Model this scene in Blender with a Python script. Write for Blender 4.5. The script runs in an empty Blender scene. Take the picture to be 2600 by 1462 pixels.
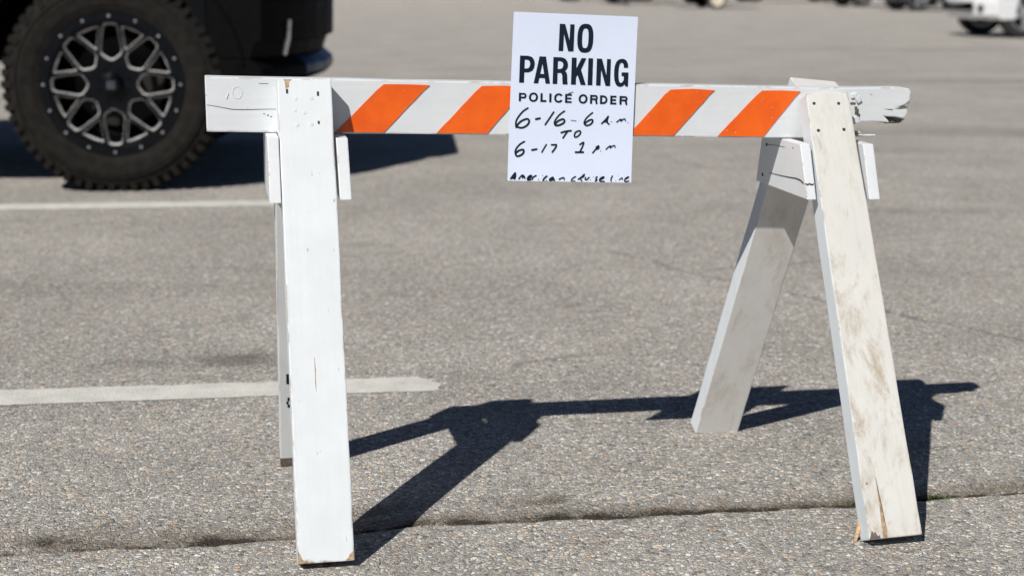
import bpy, bmesh, math, random
from math import sin, cos, pi, radians, sqrt, atan2, exp
from mathutils import Vector, Matrix, noise
random.seed(7)
S = bpy.context.scene
COL = S.collection

# ------------------------------------------------------------------ camera
CAM_H, PITCH, ROLL, FPX = 0.9049, 0.2039, 0.0032, 3834.3
cam_d = bpy.data.cameras.new('camera'); cam = bpy.data.objects.new('camera', cam_d); COL.objects.link(cam)
cam_d.sensor_width = 36.0; cam_d.lens = FPX / 2600.0 * 36.0
cam_d.clip_start = 0.05; cam_d.clip_end = 5000
cam.matrix_world = Matrix.Translation((0, 0, CAM_H)) @ Matrix.Rotation(pi/2 - PITCH, 4, 'X') @ Matrix.Rotation(ROLL, 4, 'Z')
cam_d.dof.use_dof = True; cam_d.dof.focus_distance = 2.50; cam_d.dof.aperture_fstop = 4.2
S.camera = cam
# ------------------------------------------------------------------ world + sun
SUN_DIR = Vector((0.5024, 0.8579, -1.0)).normalized()
W = bpy.data.worlds.new('World'); S.world = W; W.use_nodes = True
wn = W.node_tree; bg = wn.nodes['Background']
sky = wn.nodes.new('ShaderNodeTexSky'); sky.sky_type = 'NISHITA'; sky.sun_disc = False
sky.air_density = 0.45; sky.dust_density = 0.2; sky.ozone_density = 3.0; sky.sun_elevation = radians(45.2); sky.sun_rotation = atan2(-0.5024, -0.8579)
wn.links.new(sky.outputs[0], bg.inputs[0]); bg.inputs[1].default_value = 0.05
sl = bpy.data.lights.new('sun', 'SUN'); sl.energy = 5.0; sl.angle = radians(0.53); sl.color = (1.0, 0.965, 0.91)
so = bpy.data.objects.new('sun', sl); COL.objects.link(so); so.rotation_euler = SUN_DIR.to_track_quat('-Z', 'Y').to_euler()
so.location = (-5, -8, 10)
S.view_settings.view_transform = 'Standard'; S.view_settings.look = 'None'; S.view_settings.gamma = 1
S.view_settings.use_curve_mapping = False; S.view_settings.exposure = -0.07
S.render.engine = 'CYCLES'; S.cycles.max_bounces = 6

# ------------------------------------------------------------------ node helpers
class NT:
    def __init__(s, name):
        s.m = bpy.data.materials.new(name); s.m.use_nodes = True; s.t = s.m.node_tree
        s.b = s.t.nodes['Principled BSDF']; s.out = s.t.nodes['Material Output']
    def n(s, typ, **kw):
        x = s.t.nodes.new(typ)
        for k, v in kw.items(): setattr(x, k, v)
        return x
    def put(s, node, key, v):
        if v is None: return
        if isinstance(v, bpy.types.NodeSocket): s.t.links.new(v, node.inputs[key])
        else: node.inputs[key].default_value = v
    def math(s, op, a, b=None, c=None, clamp=False):
        x = s.n('ShaderNodeMath', operation=op, use_clamp=clamp); s.put(x, 0, a); s.put(x, 1, b); s.put(x, 2, c); return x.outputs[0]
    def vm(s, op, a, b=None, out=0):
        x = s.n('ShaderNodeVectorMath', operation=op); s.put(x, 0, a)
        if op == 'SCALE': s.put(x, 3, b)
        else: s.put(x, 1, b)
        return x.outputs[out]
    def mix(s, f, a, b, mode='MIX'):
        x = s.n('ShaderNodeMix', data_type='RGBA', blend_type=mode); s.put(x, 0, f); s.put(x, 6, a); s.put(x, 7, b); return x.outputs[2]
    def noise(s, v, scale, detail=3, rough=.55, out=0, dist=0):
        x = s.n('ShaderNodeTexNoise'); s.put(x, 'Vector', v); s.put(x, 'Scale', scale); s.put(x, 'Detail', detail); s.put(x, 'Roughness', rough); s.put(x, 'Distortion', dist); return x.outputs[out]
    def vor(s, v, scale, feature='F1', out=0, rnd=1.0):
        x = s.n('ShaderNodeTexVoronoi', feature=feature); s.put(x, 'Vector', v); s.put(x, 'Scale', scale); s.put(x, 'Randomness', rnd); return x.outputs[out]
    def ramp(s, f, stops, interp='LINEAR'):
        x = s.n('ShaderNodeValToRGB'); r = x.color_ramp; r.interpolation = interp
        while len(r.elements) < len(stops): r.elements.new(.5)
        for e, (p, c) in zip(r.elements, stops):
            e.position = p; e.color = (c, c, c, 1) if isinstance(c, (int, float)) else (*c, 1)
        s.put(x, 0, f); return x.outputs[0]
    def mr(s, v, a, b, c=0.0, d=1.0, smooth=True):
        x = s.n('ShaderNodeMapRange', interpolation_type='SMOOTHSTEP' if smooth else 'LINEAR')
        s.put(x, 0, v); s.put(x, 1, a); s.put(x, 2, b); s.put(x, 3, c); s.put(x, 4, d); return x.outputs[0]
    def obj(s): return s.n('ShaderNodeTexCoord').outputs['Object']
    def bump(s, h, strength, dist, normal=None):
        x = s.n('ShaderNodeBump'); s.put(x, 'Height', h); s.put(x, 'Strength', strength); s.put(x, 'Distance', dist)
        if normal: s.put(x, 'Normal', normal)
        return x.outputs[0]
    def sep(s, v):
        x = s.n('ShaderNodeSeparateXYZ'); s.put(x, 0, v); return x.outputs
    def set(s, **kw):
        for k, v in kw.items(): s.put(s.b, k.replace('_', ' '), v)
        return s.m
def rgb(*c): return (c[0], c[1], c[2], 1)
def simple(name, color, rough=.5, metal=0, coat=0, bump=None, vary=.12, vscale=30, spec=.5):
    k = NT(name); o = k.obj()
    n = k.noise(o, vscale, 4)
    c = k.mix(k.mr(n, .3, .7), rgb(*[x*(1-vary) for x in color]), rgb(*[min(1, x*(1+vary)) for x in color]))
    k.put(k.b, 'Base Color', c)
    k.put(k.b, 'Roughness', k.mr(n, .3, .7, max(0, rough-.05), min(1, rough+.07)))
    k.put(k.b, 'Metallic', metal); k.put(k.b, 'Specular IOR Level', spec)
    if coat: k.put(k.b, 'Coat Weight', coat); k.put(k.b, 'Coat Roughness', .05)
    if bump: k.put(k.b, 'Normal', k.bump(k.noise(o, bump[0], 4), bump[1], bump[2]))
    return k.m

# ------------------------------------------------------------------ materials
def asphalt_mat(line=False):
    k = NT('worn white road paint' if line else 'weathered asphalt with exposed stone')
    o = k.obj()
    warp = k.vm('SCALE', k.vm('SUBTRACT', k.noise(o, 60, 2, out=1), (.5, .5, .5)), .008)
    p = k.vm('ADD', o, warp)
    big = k.noise(o, 1.3, 4, .6); mid = k.noise(o, 9, 4, .6); fine = k.noise(o, 420, 3, .6)
    # stones, two sizes
    e1 = k.vor(p, 120, 'DISTANCE_TO_EDGE'); c1 = k.vor(p, 120, 'F1', out=1); r1 = k.sep(c1)
    e2 = k.vor(p, 250, 'DISTANCE_TO_EDGE'); c2 = k.vor(p, 250, 'F1', out=1); r2 = k.sep(c2)
    stops = [(0, (.11, .105, .10)), (.14, (.20, .195, .185)), (.34, (.27, .262, .25)), (.54, (.34, .325, .305)), (.66, (.31, .265, .215)),
             (.72, (.36, .29, .215)), (.79, (.41, .395, .37)), (.91, (.49, .475, .45)), (.955, (.31, .20, .13)), (.97, (.44, .36, .28))]
    s1 = k.ramp(r1[0], stops, 'CONSTANT')
    s2 = k.ramp(r2[0], [(0, (.14, .135, .13)), (.2, (.21, .205, .195)), (.5, (.28, .27, .26)), (.75, (.37, .33, .28)), (.88, (.52, .50, .47)), (.95, (.36, .24, .16))], 'CONSTANT')
    binder = k.mix(k.mr(fine, .3, .7), rgb(.075, .072, .068), rgb(.25, .24, .225))
    m2 = k.math('MULTIPLY', k.mr(e2, .04, .16), k.mr(r2[1], .25, .35))
    base = k.mix(m2, binder, s2)
    m1 = k.math('MULTIPLY', k.mr(e1, .03, .16), k.mr(r1[1], .22, .34, 0, .92))
    col = k.mix(m1, base, s1)
    pit = k.mr(k.vor(o, 175, 'F1'), .0, .30, 1, 0); pit = k.math('MULTIPLY', pit, k.mr(k.noise(o, 95, 2), .50, .60, 0, .7))
    col = k.mix(pit, col, rgb(.045, .042, .04))
    # wide tone changes, traffic polish
    tone = k.math('ADD', k.mr(big, .3, .7, .90, 1.10), k.mr(mid, .3, .7, -.05, .05))
    col = k.mix(1.0, col, tone, 'MULTIPLY'); col = k.vm('MULTIPLY', col, (2.04, 2.03, 1.99))
    flat = k.vm('MULTIPLY', o, (1, 1, 0))
    # far away the stones average out: calmer, slightly warmer grey surface film
    wcol = k.mix(k.mr(mid, .3, .7), rgb(.255, .243, .228), rgb(.30, .288, .272))
    stain = None
    def addm(a, b): return b if a is None else k.math('MAXIMUM', a, b)
    wv = k.vm('SCALE', k.vm('SUBTRACT', k.noise(o, 7, 5, .65, out=1), (.5, .5, .5)), .16)
    q = k.vm('ADD', flat, k.vm('MULTIPLY', wv, (1, 1, 0)))
    def seg(ax, ay, bx, by, w, amp):
        d = (bx-ax, by-ay, 0); L2 = d[0]**2+d[1]**2
        pa = k.vm('SUBTRACT', q, (ax, ay, 0))
        t = k.math('MULTIPLY', k.vm('DOT_PRODUCT', pa, d, out=1), 1/L2, clamp=True)
        x = k.n('ShaderNodeVectorMath', operation='SCALE'); x.inputs[0].default_value = d; k.put(x, 3, t)
        dist = k.vm('LENGTH', k.vm('SUBTRACT', pa, x.outputs[0]), None, out=1)
        return k.mr(dist, w, w*.2, 0, amp*.72)
    for s_ in CRACKS: stain = addm(stain, seg(*s_))
    def blob(cx, cy, rx, ry, amp):
        u = k.vm('MULTIPLY', k.vm('SUBTRACT', q, (cx, cy, 0)), (1/rx, 1/ry, 0))
        return k.mr(k.vm('LENGTH', u, None, out=1), 1.15, .25, 0, amp)
    for s_ in BLOBS: stain = addm(stain, blob(*s_))
    stain = k.math('MULTIPLY', stain, k.mr(k.noise(o, 55, 4), .25, .55, .55, 1.0))
    col = k.mix(k.math('MULTIPLY', stain, .62), col, rgb(.06, .055, .05))
    # short dark scuffs
    sc = k.noise(k.vm('MULTIPLY', o, (3.2, 11, 1)), 1.0, 5, .7)
    col = k.mix(k.mr(sc, .64, .78, 0, .34), col, rgb(.09, .085, .08))
    at = k.n('ShaderNodeAttribute', attribute_name='dirt').outputs['Fac']
    grit = k.mr(k.noise(o, 160, 4, .7), .35, .62)
    dirt = k.mix(grit, rgb(.055, .045, .035), rgb(.20, .16, .115))
    col = k.mix(k.math('MULTIPLY', at, k.mr(k.noise(o, 22, 4, .7), .2, .5, .65, 1.0), clamp=True), col, dirt)
    atn = k.math('ADD', at, k.math('MULTIPLY', k.math('SUBTRACT', k.noise(o, 210, 3, .7), .5), 1.1))
    col = k.mix(k.mr(atn, .66, .98, 0, .9), col, rgb(.035, .03, .025))
    h = k.math('ADD', k.math('MULTIPLY', k.mr(e1, 0, .25), k.mr(r1[1], .38, .52, .35, 1.0)), k.math('ADD', k.math('MULTIPLY', k.mr(e2, 0, .25), .45), k.math('MULTIPLY', fine, .5)))
    if line:
        wear = k.math('MULTIPLY', k.mr(k.noise(o, 38, 5, .75), .60, .70), 1.0)
        pits = k.mr(k.noise(o, 260, 3, .6), .56, .70, 0, .55)
        w = k.math('MAXIMUM', wear, pits)
        pc = k.mix(k.mr(k.noise(o, 14, 4), .3, .7), rgb(.56, .555, .51), rgb(.68, .67, .62))
        pc = k.mix(k.mr(sc, .60, .75, 0, .35), pc, rgb(.25, .24, .22))
        col = k.mix(w, pc, col)
    k.put(k.b, 'Base Color', col); k.put(k.b, 'Roughness', .93); k.put(k.b, 'Specular IOR Level', .25)
    k.put(k.b, 'Normal', k.bump(h, .38 if line else .85, .0030))
    return k.m

CRACKS = []; BLOBS = []

def wood_paint(name, tint=(.73, .765, .79), side=None, stain=0.0, seed=0.0, endw=None, chips=.5, sheen=.45, length=.77):
    """painted softwood, board local axes: x across, y thickness, z along the grain"""
    k = NT(name); o = k.vm('ADD', k.obj(), (seed, seed*1.7, seed*.6)); oz = k.sep(k.obj())
    grain = k.noise(k.vm('MULTIPLY', o, (150, 150, 5)), 1.0, 4, .6)
    soft = k.noise(o, 14, 4, .6)
    base = k.mix(k.mr(soft, .3, .7), rgb(*[c*.94 for c in tint]), rgb(*tint))
    smud = k.noise(k.vm('MULTIPLY', o, (1, 1, .22)), 20, 5, .7)
    base = k.mix(k.mr(smud, .55, .78, 0, .22), base, rgb(tint[0]*.80, tint[1]*.77, tint[2]*.70))
    base = k.mix(k.mr(grain, .35, .75, 0, .17), base, rgb(tint[0]*.80, tint[1]*.78, tint[2]*.74))
    if stain > 0:
        sm = k.noise(k.vm('MULTIPLY', o, (1, 1, .52)), 16, 6, .76, dist=.4)
        base = k.mix(k.math('MULTIPLY', k.mr(sm, .48, .70, 0, stain*.85), k.mr(oz[2], .04, .38, .25, 1)), base, rgb(.37, .285, .19))
        s2 = k.noise(k.vm('MULTIPLY', o, (1, 1, .3)), 42, 5, .7)
        base = k.mix(k.mr(s2, .56, .74, 0, stain*.55), base, rgb(.36, .31, .24))
        base = k.mix(k.mr(k.noise(k.vm('MULTIPLY', o, (60, 60, 3)), 1, 3), .55, .8, 0, stain*.35), base, rgb(.5, .44, .34))
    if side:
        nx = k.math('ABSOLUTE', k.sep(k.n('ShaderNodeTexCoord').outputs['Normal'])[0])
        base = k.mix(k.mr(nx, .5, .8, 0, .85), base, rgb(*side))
    wood = k.mix(k.mr(grain, .3, .7), rgb(.40, .29, .17), rgb(.22, .15, .09))
    bev = k.n('ShaderNodeBevel', samples=4); bev.inputs[0].default_value = .0045
    g = k.n('ShaderNodeNewGeometry')
    edge = k.mr(k.vm('DISTANCE', bev.outputs[0], g.outputs['Normal'], out=1), .12, .40)
    nz = k.noise(k.vm('MULTIPLY', o, (1, 1, .35)), 55, 5, .7)
    em = k.math('MULTIPLY', edge, k.mr(nz, .57-.06*chips, .66-.06*chips))
    spots = k.mr(k.noise(k.vm('MULTIPLY', o, (1, 1, .4)), 95, 3, .6), .715, .76, 0, .6)
    mk = k.math('MAXIMUM', em, spots)
    if endw:
        ez = k.math('ADD', oz[2], k.math('MULTIPLY', k.math('SUBTRACT', k.noise(o, 38, 5, .7), .5), .045))
        mk = k.math('MAXIMUM', mk, k.mr(ez, length-endw, length-endw+.006))
    col = k.mix(mk, base, wood)
    k.put(k.b, 'Base Color', col); k.put(k.b, 'Roughness', k.math('ADD', k.math('MULTIPLY', mk, .35), sheen)); k.put(k.b, 'Specular IOR Level', .35)
    h = k.math('ADD', k.math('MULTIPLY', grain, .5), k.math('ADD', k.math('MULTIPLY', soft, .5), k.math('MULTIPLY', mk, -1.2)))
    k.put(k.b, 'Normal', k.bump(h, .35, .0011))
    return k.m

M = {}
M['white'] = wood_paint('white gloss board paint', seed=1.3, endw=.006, chips=1.2)
M['white2'] = wood_paint('white board paint, older coat', tint=(.67, .69, .70), stain=.10, seed=4.1, endw=.02, chips=.8, length=.7366)
M['beam'] = wood_paint('white crossbeam paint', tint=(.715, .745, .765), seed=7.7, chips=1.0)
M['gusset'] = wood_paint('white brace paint', tint=(.72, .745, .765), seed=9.2, chips=.5)
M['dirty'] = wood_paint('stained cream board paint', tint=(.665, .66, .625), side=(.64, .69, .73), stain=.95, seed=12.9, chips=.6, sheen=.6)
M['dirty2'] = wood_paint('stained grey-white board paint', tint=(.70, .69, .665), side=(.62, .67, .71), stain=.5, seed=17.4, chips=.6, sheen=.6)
M['wood'] = simple('bare split softwood', (.40, .29, .18), .8, vary=.35, vscale=120)
M['fresh'] = simple('fresh torn pine', (.58, .38, .22), .75, vary=.25, vscale=160)
M['oldwood'] = simple('weathered broken wood', (.13, .105, .09), .85, vary=.4, vscale=140)
M['hole'] = simple('dark nail hole', (.03, .032, .028), .7)
M['nail'] = simple('dull steel nail', (.20, .19, .17), .5, metal=.7)
M['crackline'] = simple('dark wood split', (.06, .05, .045), .9)
M['scuffpaint'] = simple('raised paint', (.66, .685, .705), .45, vary=.03)

def orange_mat():
    k = NT('orange reflective sheeting'); o = k.obj()
    n = k.noise(o, 25, 4); c = k.mix(k.mr(n, .3, .7), rgb(.80, .105, .004), rgb(.90, .135, .006))
    c = k.mix(k.mr(k.noise(k.vm('MULTIPLY', o, (1, 1, .5)), 35, 6, .75), .5, .75, 0, .22), c, rgb(.45, .09, .02))
    sp = k.noise(k.vm('MULTIPLY', o, (1, 1, 2.2)), 120, 3, .6)
    c = k.mix(k.mr(sp, .70, .73, 0, .85), c, rgb(.72, .66, .58))
    k.put(k.b, 'Base Color', c); k.put(k.b, 'Roughness', .42); k.put(k.b, 'Normal', k.bump(k.noise(o, 300, 2), .15, .0004))
    return k.m
M['orange'] = orange_mat()
M['sheet'] = simple('white reflective sheeting', (.74, .745, .73), .42, vary=.03)
M['paper'] = simple('printed sign sheet', (.73, .80, .96), .55, vary=.01, vscale=8)
M['ink'] = simple('black ink', (.008, .016, .030), .7, spec=.15)
M['marker'] = simple('black marker pen', (.006, .018, .026), .7, spec=.15)
M['faint'] = simple('faint marker pen', (.22, .27, .30), .6)
M['tyre'] = simple('dusty tyre rubber', (.014, .0125, .011), .9, spec=.15, vary=.35, vscale=25, bump=(90, .4, .002))
M['tyre2'] = simple('tyre rubber', (.022, .021, .021), .8, vary=.25)
M['rimblack'] = simple('gloss black rim', (.002, .0025, .004), .30, spec=.22)
M['milled'] = simple('milled aluminium', (.92, .91, .89), .30, metal=.35, vary=.06)
M['silver'] = simple('silver rim', (.58, .58, .58), .32, metal=.8)
M['truckpaint'] = simple('black truck paint', (.002, .0022, .003), .14, spec=.22, vary=.1)
M['blue_reflection'] = simple('valance with painted blue reflection', (.004, .012, .06), .35, spec=.4)  # blue base colour stands in for a reflection on the black valance
M['blackplastic'] = simple('black trim plastic', (.004, .004, .004), .6, spec=.05, bump=(200, .3, .001))
M['glass'] = simple('tinted window glass', (.01, .012, .014), .06, coat=1)
M['lens'] = simple('clear lamp lens', (.55, .57, .6), .1, coat=1)
M['tail'] = simple('red lamp lens', (.35, .01, .01), .15, coat=1)
M['dark'] = simple('dark underbody', (.006, .006, .006), .9, spec=.1)
M['caliper'] = simple('cast iron brake', (.012, .011, .010), .6, metal=.2)
M['emblem'] = simple('grey cap emblem', (.12, .14, .17), .4, metal=.5)
M['grass'] = simple('weed leaf', (.10, .14, .035), .6, vary=.3)

# ------------------------------------------------------------------ mesh helpers
def mesh_obj(name, bm, mats, parent=None, M4=None, smooth=False):
    me = bpy.data.meshes.new(name); bm.normal_update(); bm.to_mesh(me); bm.free()
    for m in (mats if isinstance(mats, (list, tuple)) else [mats]): me.materials.append(m)
    if smooth:
        for p in me.polygons: p.use_smooth = True
    o = bpy.data.objects.new(name, me); COL.objects.link(o)
    if parent is not None: o.parent = parent
    if M4 is not None: o.matrix_local = M4
    return o
def thing(name, label, cat, M4=None, group=None):
    o = bpy.data.objects.new(name, None); COL.objects.link(o); o.empty_display_size = .1
    if M4 is not None: o.matrix_world = M4
    o['label'] = label; o['category'] = cat
    if group: o['group'] = group
    return o
def tag(o, label=None, cat=None, group=None, kind=None):
    for kk, v in (('label', label), ('category', cat), ('group', group), ('kind', kind)):
        if v: o[kk] = v
    return o
def quad_prism(bm, A, B):
    """closed solid between polygon A and polygon B (same vertex count)"""
    va = [bm.verts.new(p) for p in A]; vb = [bm.verts.new(p) for p in B]; n = len(A)
    fs = [bm.faces.new(va), bm.faces.new(vb[::-1])]
    for i in range(n): fs.append(bm.faces.new((va[i], vb[i], vb[(i+1) % n], va[(i+1) % n])))
    bmesh.ops.recalc_face_normals(bm, faces=fs); return fs
def box(bm, x0, x1, y0, y1, z0, z1):
    return quad_prism(bm, [(x0, y0, z0), (x1, y0, z0), (x1, y1, z0), (x0, y1, z0)], [(x0, y0, z1), (x1, y0, z1), (x1, y1, z1), (x0, y1, z1)])
def bevel(bm, w, seg=2, ang=.5):
    es = [e for e in bm.edges if len(e.link_faces) == 2 and e.calc_face_angle(0) > ang]
    bmesh.ops.bevel(bm, geom=es, offset=w, segments=seg, profile=.6, affect='EDGES', clamp_overlap=True)
def tube(bm, pts, r, n=8, closed=False, cap=True, rs=None):
    pts = [Vector(p) for p in pts]; N = len(pts); rings = []
    for i, p in enumerate(pts):
        a = pts[(i-1) % N] if (closed or i > 0) else p; b = pts[(i+1) % N] if (closed or i < N-1) else p
        d = (b-a).normalized(); up = Vector((0, 0, 1)) if abs(d.z) < .9 else Vector((0, 1, 0))
        u = d.cross(up).normalized(); v = u.cross(d); rr = rs[i] if rs else r
        rings.append([bm.verts.new(p+u*cos(2*pi*j/n)*rr+v*sin(2*pi*j/n)*rr) for j in range(n)])
    for i in range(N if closed else N-1):
        A, B = rings[i], rings[(i+1) % N]
        for j in range(n): bm.faces.new((A[j], A[(j+1) % n], B[(j+1) % n], B[j]))
    if cap and not closed: bm.faces.new(rings[0][::-1]); bm.faces.new(rings[-1])
def lathe_y(bm, prof, n=64, closed=True):
    """revolve (y, r) profile about the y axis"""
    rings = [[bm.verts.new((r*cos(2*pi*j/n), y, r*sin(2*pi*j/n))) for j in range(n)] for y, r in prof]
    L = len(rings)
    for i in range(L if closed else L-1):
        A, B = rings[i], rings[(i+1) % L]
        for j in range(n): bm.faces.new((A[j], A[(j+1) % n], B[(j+1) % n], B[j]))
    bmesh.ops.recalc_face_normals(bm, faces=bm.faces)
def catmull(P, n=6):
    out = []; Q = [P[0]]+list(P)+[P[-1]]
    for i in range(1, len(Q)-2):
        a, b, c, d = Q[i-1:i+3]
        for j in range(n):
            t = j/n
            out.append(tuple(.5*((2*b[x])+(c[x]-a[x])*t+(2*a[x]-5*b[x]+4*c[x]-d[x])*t*t+(3*b[x]-a[x]-3*c[x]+d[x])*t**3) for x in range(len(b))))
    out.append(tuple(P[-1])); return out

# ------------------------------------------------------------------ the parking lot
CR = [(-1.9, 2.12), (-1.3, 2.20), (-.813, 2.267), (-.356, 2.345), (-.158, 2.405), (.145, 2.447), (.353, 2.478), (.594, 2.511), (.734, 2.543), (.92, 2.58), (1.5, 2.67), (2.4, 2.80)]
def interp(T, x):
    if x <= T[0][0]: return T[0][1]
    for (a, b), (c, d) in zip(T, T[1:]):
        if x <= c: return b+(d-b)*(x-a)/(c-a)
    return T[-1][1]
DEPTH = [(-1.9, .006), (-.9, .007), (-.4, .007), (-.1, .005), (.2, .006), (.45, .007), (.62, .008), (1.5, .009)]   # far shoulder drop
SOFT = [(-1.9, .055), (-.4, .050), (.0, .035), (.5, .035), (.7, .042), (1.5, .045)]                                   # far shoulder width
BAND = [(-1.9, 1.0), (-.8, 1.1), (-.3, .95), (0, .85), (.2, .90), (.5, .95), (1.5, 1.05)]
SLOT = [(-1.9, .85), (-.9, .85), (-.6, .75), (-.3, .75), (0, .85), (.15, 1.0), (.35, 1.1), (.6, 1.1), (1.5, 1.25)]
def crack_y(x): return interp(CR, x)+.012*noise.noise((x*9, 3.3, 0))+.006*noise.noise((x*34, 1.3, 0))+.004*noise.noise((x*85, 6.3, 0))
def ground_z(x, y):
    z = 0.0015*noise.noise((x*2.1, y*2.1, 0))
    if -2 < x < 2.4 and 1.7 < y < 3.2:
        d = y-crack_y(x); D = interp(DEPTH, x)*(1+.45*noise.noise((x*6, 9.1, 0))); s = interp(SOFT, x)
        z -= D*exp(-(d/s)**2) if d > 0 else D*exp(-(d/.005)**2)
        z -= .004*interp(SLOT, x)*exp(-((d-.008)/.005)**2)
    return z
def ground_dirt(x, y):
    if not (-2.2 < x < 2.6 and 1.7 < y < 3.2): return 0
    d = y-crack_y(x); s = interp(SOFT, x)
    v = exp(-(d/(s*1.35))**2) if d > 0 else exp(-(d/.010)**2)
    v *= interp(BAND, x)*(.9+.65*noise.noise((x*5, y*9, 2.2))+.5*noise.noise((x*19, y*25, 5.2)))
    line = interp(SLOT, x)*(1.0+.35*noise.noise((x*11, 4.2, 1.0))+.5*noise.noise((x*40, 8.2, 1.0)))*exp(-((d-.013)/(.010 if x > .1 else .014))**2)
    v = max(v, line)
    if x < .1:   # second softer strand left of the sawhorse
        d2 = d-.085-.03*noise.noise((x*4, 7.7, 0)); v = max(v, .55*exp(-(d2/.03)**2)*(.5+1.6*noise.noise((x*6, 5.1, 0))))
    return max(0, min(1, v))
def ramp_list(a, b, step, grow, end):
    L = [a]; x = a
    while x < b: x += step; L.append(x)
    while abs(x) < end: step *= grow; x += step; L.append(x)
    return L
xs = ramp_list(0, 1.35, .008, 1.22, 1500); xs = sorted(set([-x for x in xs]+xs))
ys = ramp_list(1.95, 2.80, .0032, 1.10, 2500); ys = sorted([1.95-.03*1.5**i for i in range(1, 19)]+ys)
def grid_sheet(name, xs, ys, mat, dz=0):
    bm = bmesh.new(); lay = bm.verts.layers.float.new('dirt')
    rows = []
    for y in ys:
        row = []
        for x in xs:
            v = bm.verts.new((x, y, ground_z(x, y)+dz)); v[lay] = ground_dirt(x, y); row.append(v)
        rows.append(row)
    for a, b in zip(rows, rows[1:]):
        for i in range(len(a)-1): bm.faces.new((a[i], a[i+1], b[i+1], b[i]))
    return mesh_obj(name, bm, mat, smooth=True)
CRACKS += [(.33, 5.0, .60, 4.55, .020, .75), (.60, 4.55, 1.10, 3.98, .020, .85), (1.10, 3.98, 1.28, 3.80, .020, .8), (1.28, 3.80, 1.75, 3.30, .026, 1.0), (1.75, 3.3, 2.6, 2.6, .022, .9),
           (.55, 4.62, .86, 4.78, .015, .6), (.86, 4.78, 1.35, 4.90, .014, .5), (1.55, 4.72, 2.1, 4.74, .014, .55), (-.25, 4.72, .0, 4.80, .014, .7), (.02, 3.46, .14, 3.56, .016, .8),
           (-1.85, 5.25, -1.95, 4.72, .02, .5), (.55, 8.3, .95, 7.2, .03, .5), (-1.35, 3.25, -1.2, 2.95, .012, .9), (-1.06, 3.12, -1.12, 2.98, .008, .8)]
BLOBS += [(-.66, 3.52, .13, .10, .85), (-.90, 3.48, .12, .06, .45), (-1.25, 4.35, .85, .16, .32), (-.75, 4.65, .45, .12, .3), (.3, 3.0, .5, .05, .12), (2.9, 9.0, 2.2, .35, .3), (3.6, 13.5, 3.6, .5, .3), (1.9, 8.0, .7, .2, .3),
          (-.62, 5.1, .30, .09, .30), (1.6, 5.9, .5, .12, .28), (.15, 4.15, .05, .03, .5), (.9, 3.35, .05, .03, .35), (6, 19.5, 5, .6, .28)]
lot = grid_sheet('parking_lot', xs, ys, asphalt_mat()); tag(lot, 'cracked grey asphalt parking lot with exposed stones', 'asphalt', kind='structure')
LINEMAT = asphalt_mat(True)
def paint_line(name, p0, p1, w, label, ragged):
    bm = bmesh.new(); lay = bm.verts.layers.float.new('dirt')
    a, b = Vector(p0), Vector(p1); L = (b-a).length; d = (b-a)/L; nrm = Vector((-d.y, d.x)); n = int(L/.012); rows = []
    for i in range(n+1):
        row = []
        for j in range(9):
            v = j/8-.5
            s = L*i/n
            if i == n: s += ragged*(.85, .78, .84, 1.0, 1.0, .62, .5, .15, 0)[j]
            e = 0
            if j in (0, 8): e = .006*noise.noise((s*14, j*3.1, 1))+.005*noise.noise((s*80, j*1.1, 4))
            q = a+d*s+nrm*(v*w+e); vv = bm.verts.new((q.x, q.y, ground_z(q.x, q.y)+.0016)); vv[lay] = 0; row.append(vv)
        rows.append(row)
    for r, t in zip(rows, rows[1:]):
        for j in range(8): bm.faces.new((r[j], t[j], t[j+1], r[j+1]))
    o = mesh_obj(name, bm, LINEMAT); tag(o, label, 'painted line', kind='structure'); return o
paint_line('parking_line', (-5.2, 2.60), (-.205, 3.300), .124, 'worn white parking line with ragged end beside the left sawhorse leg', .045)
paint_line('parking_line', (-6.6, 5.33), (-.93, 6.05), .155, 'worn white parking line in front of the black truck tyre', .03)

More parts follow.
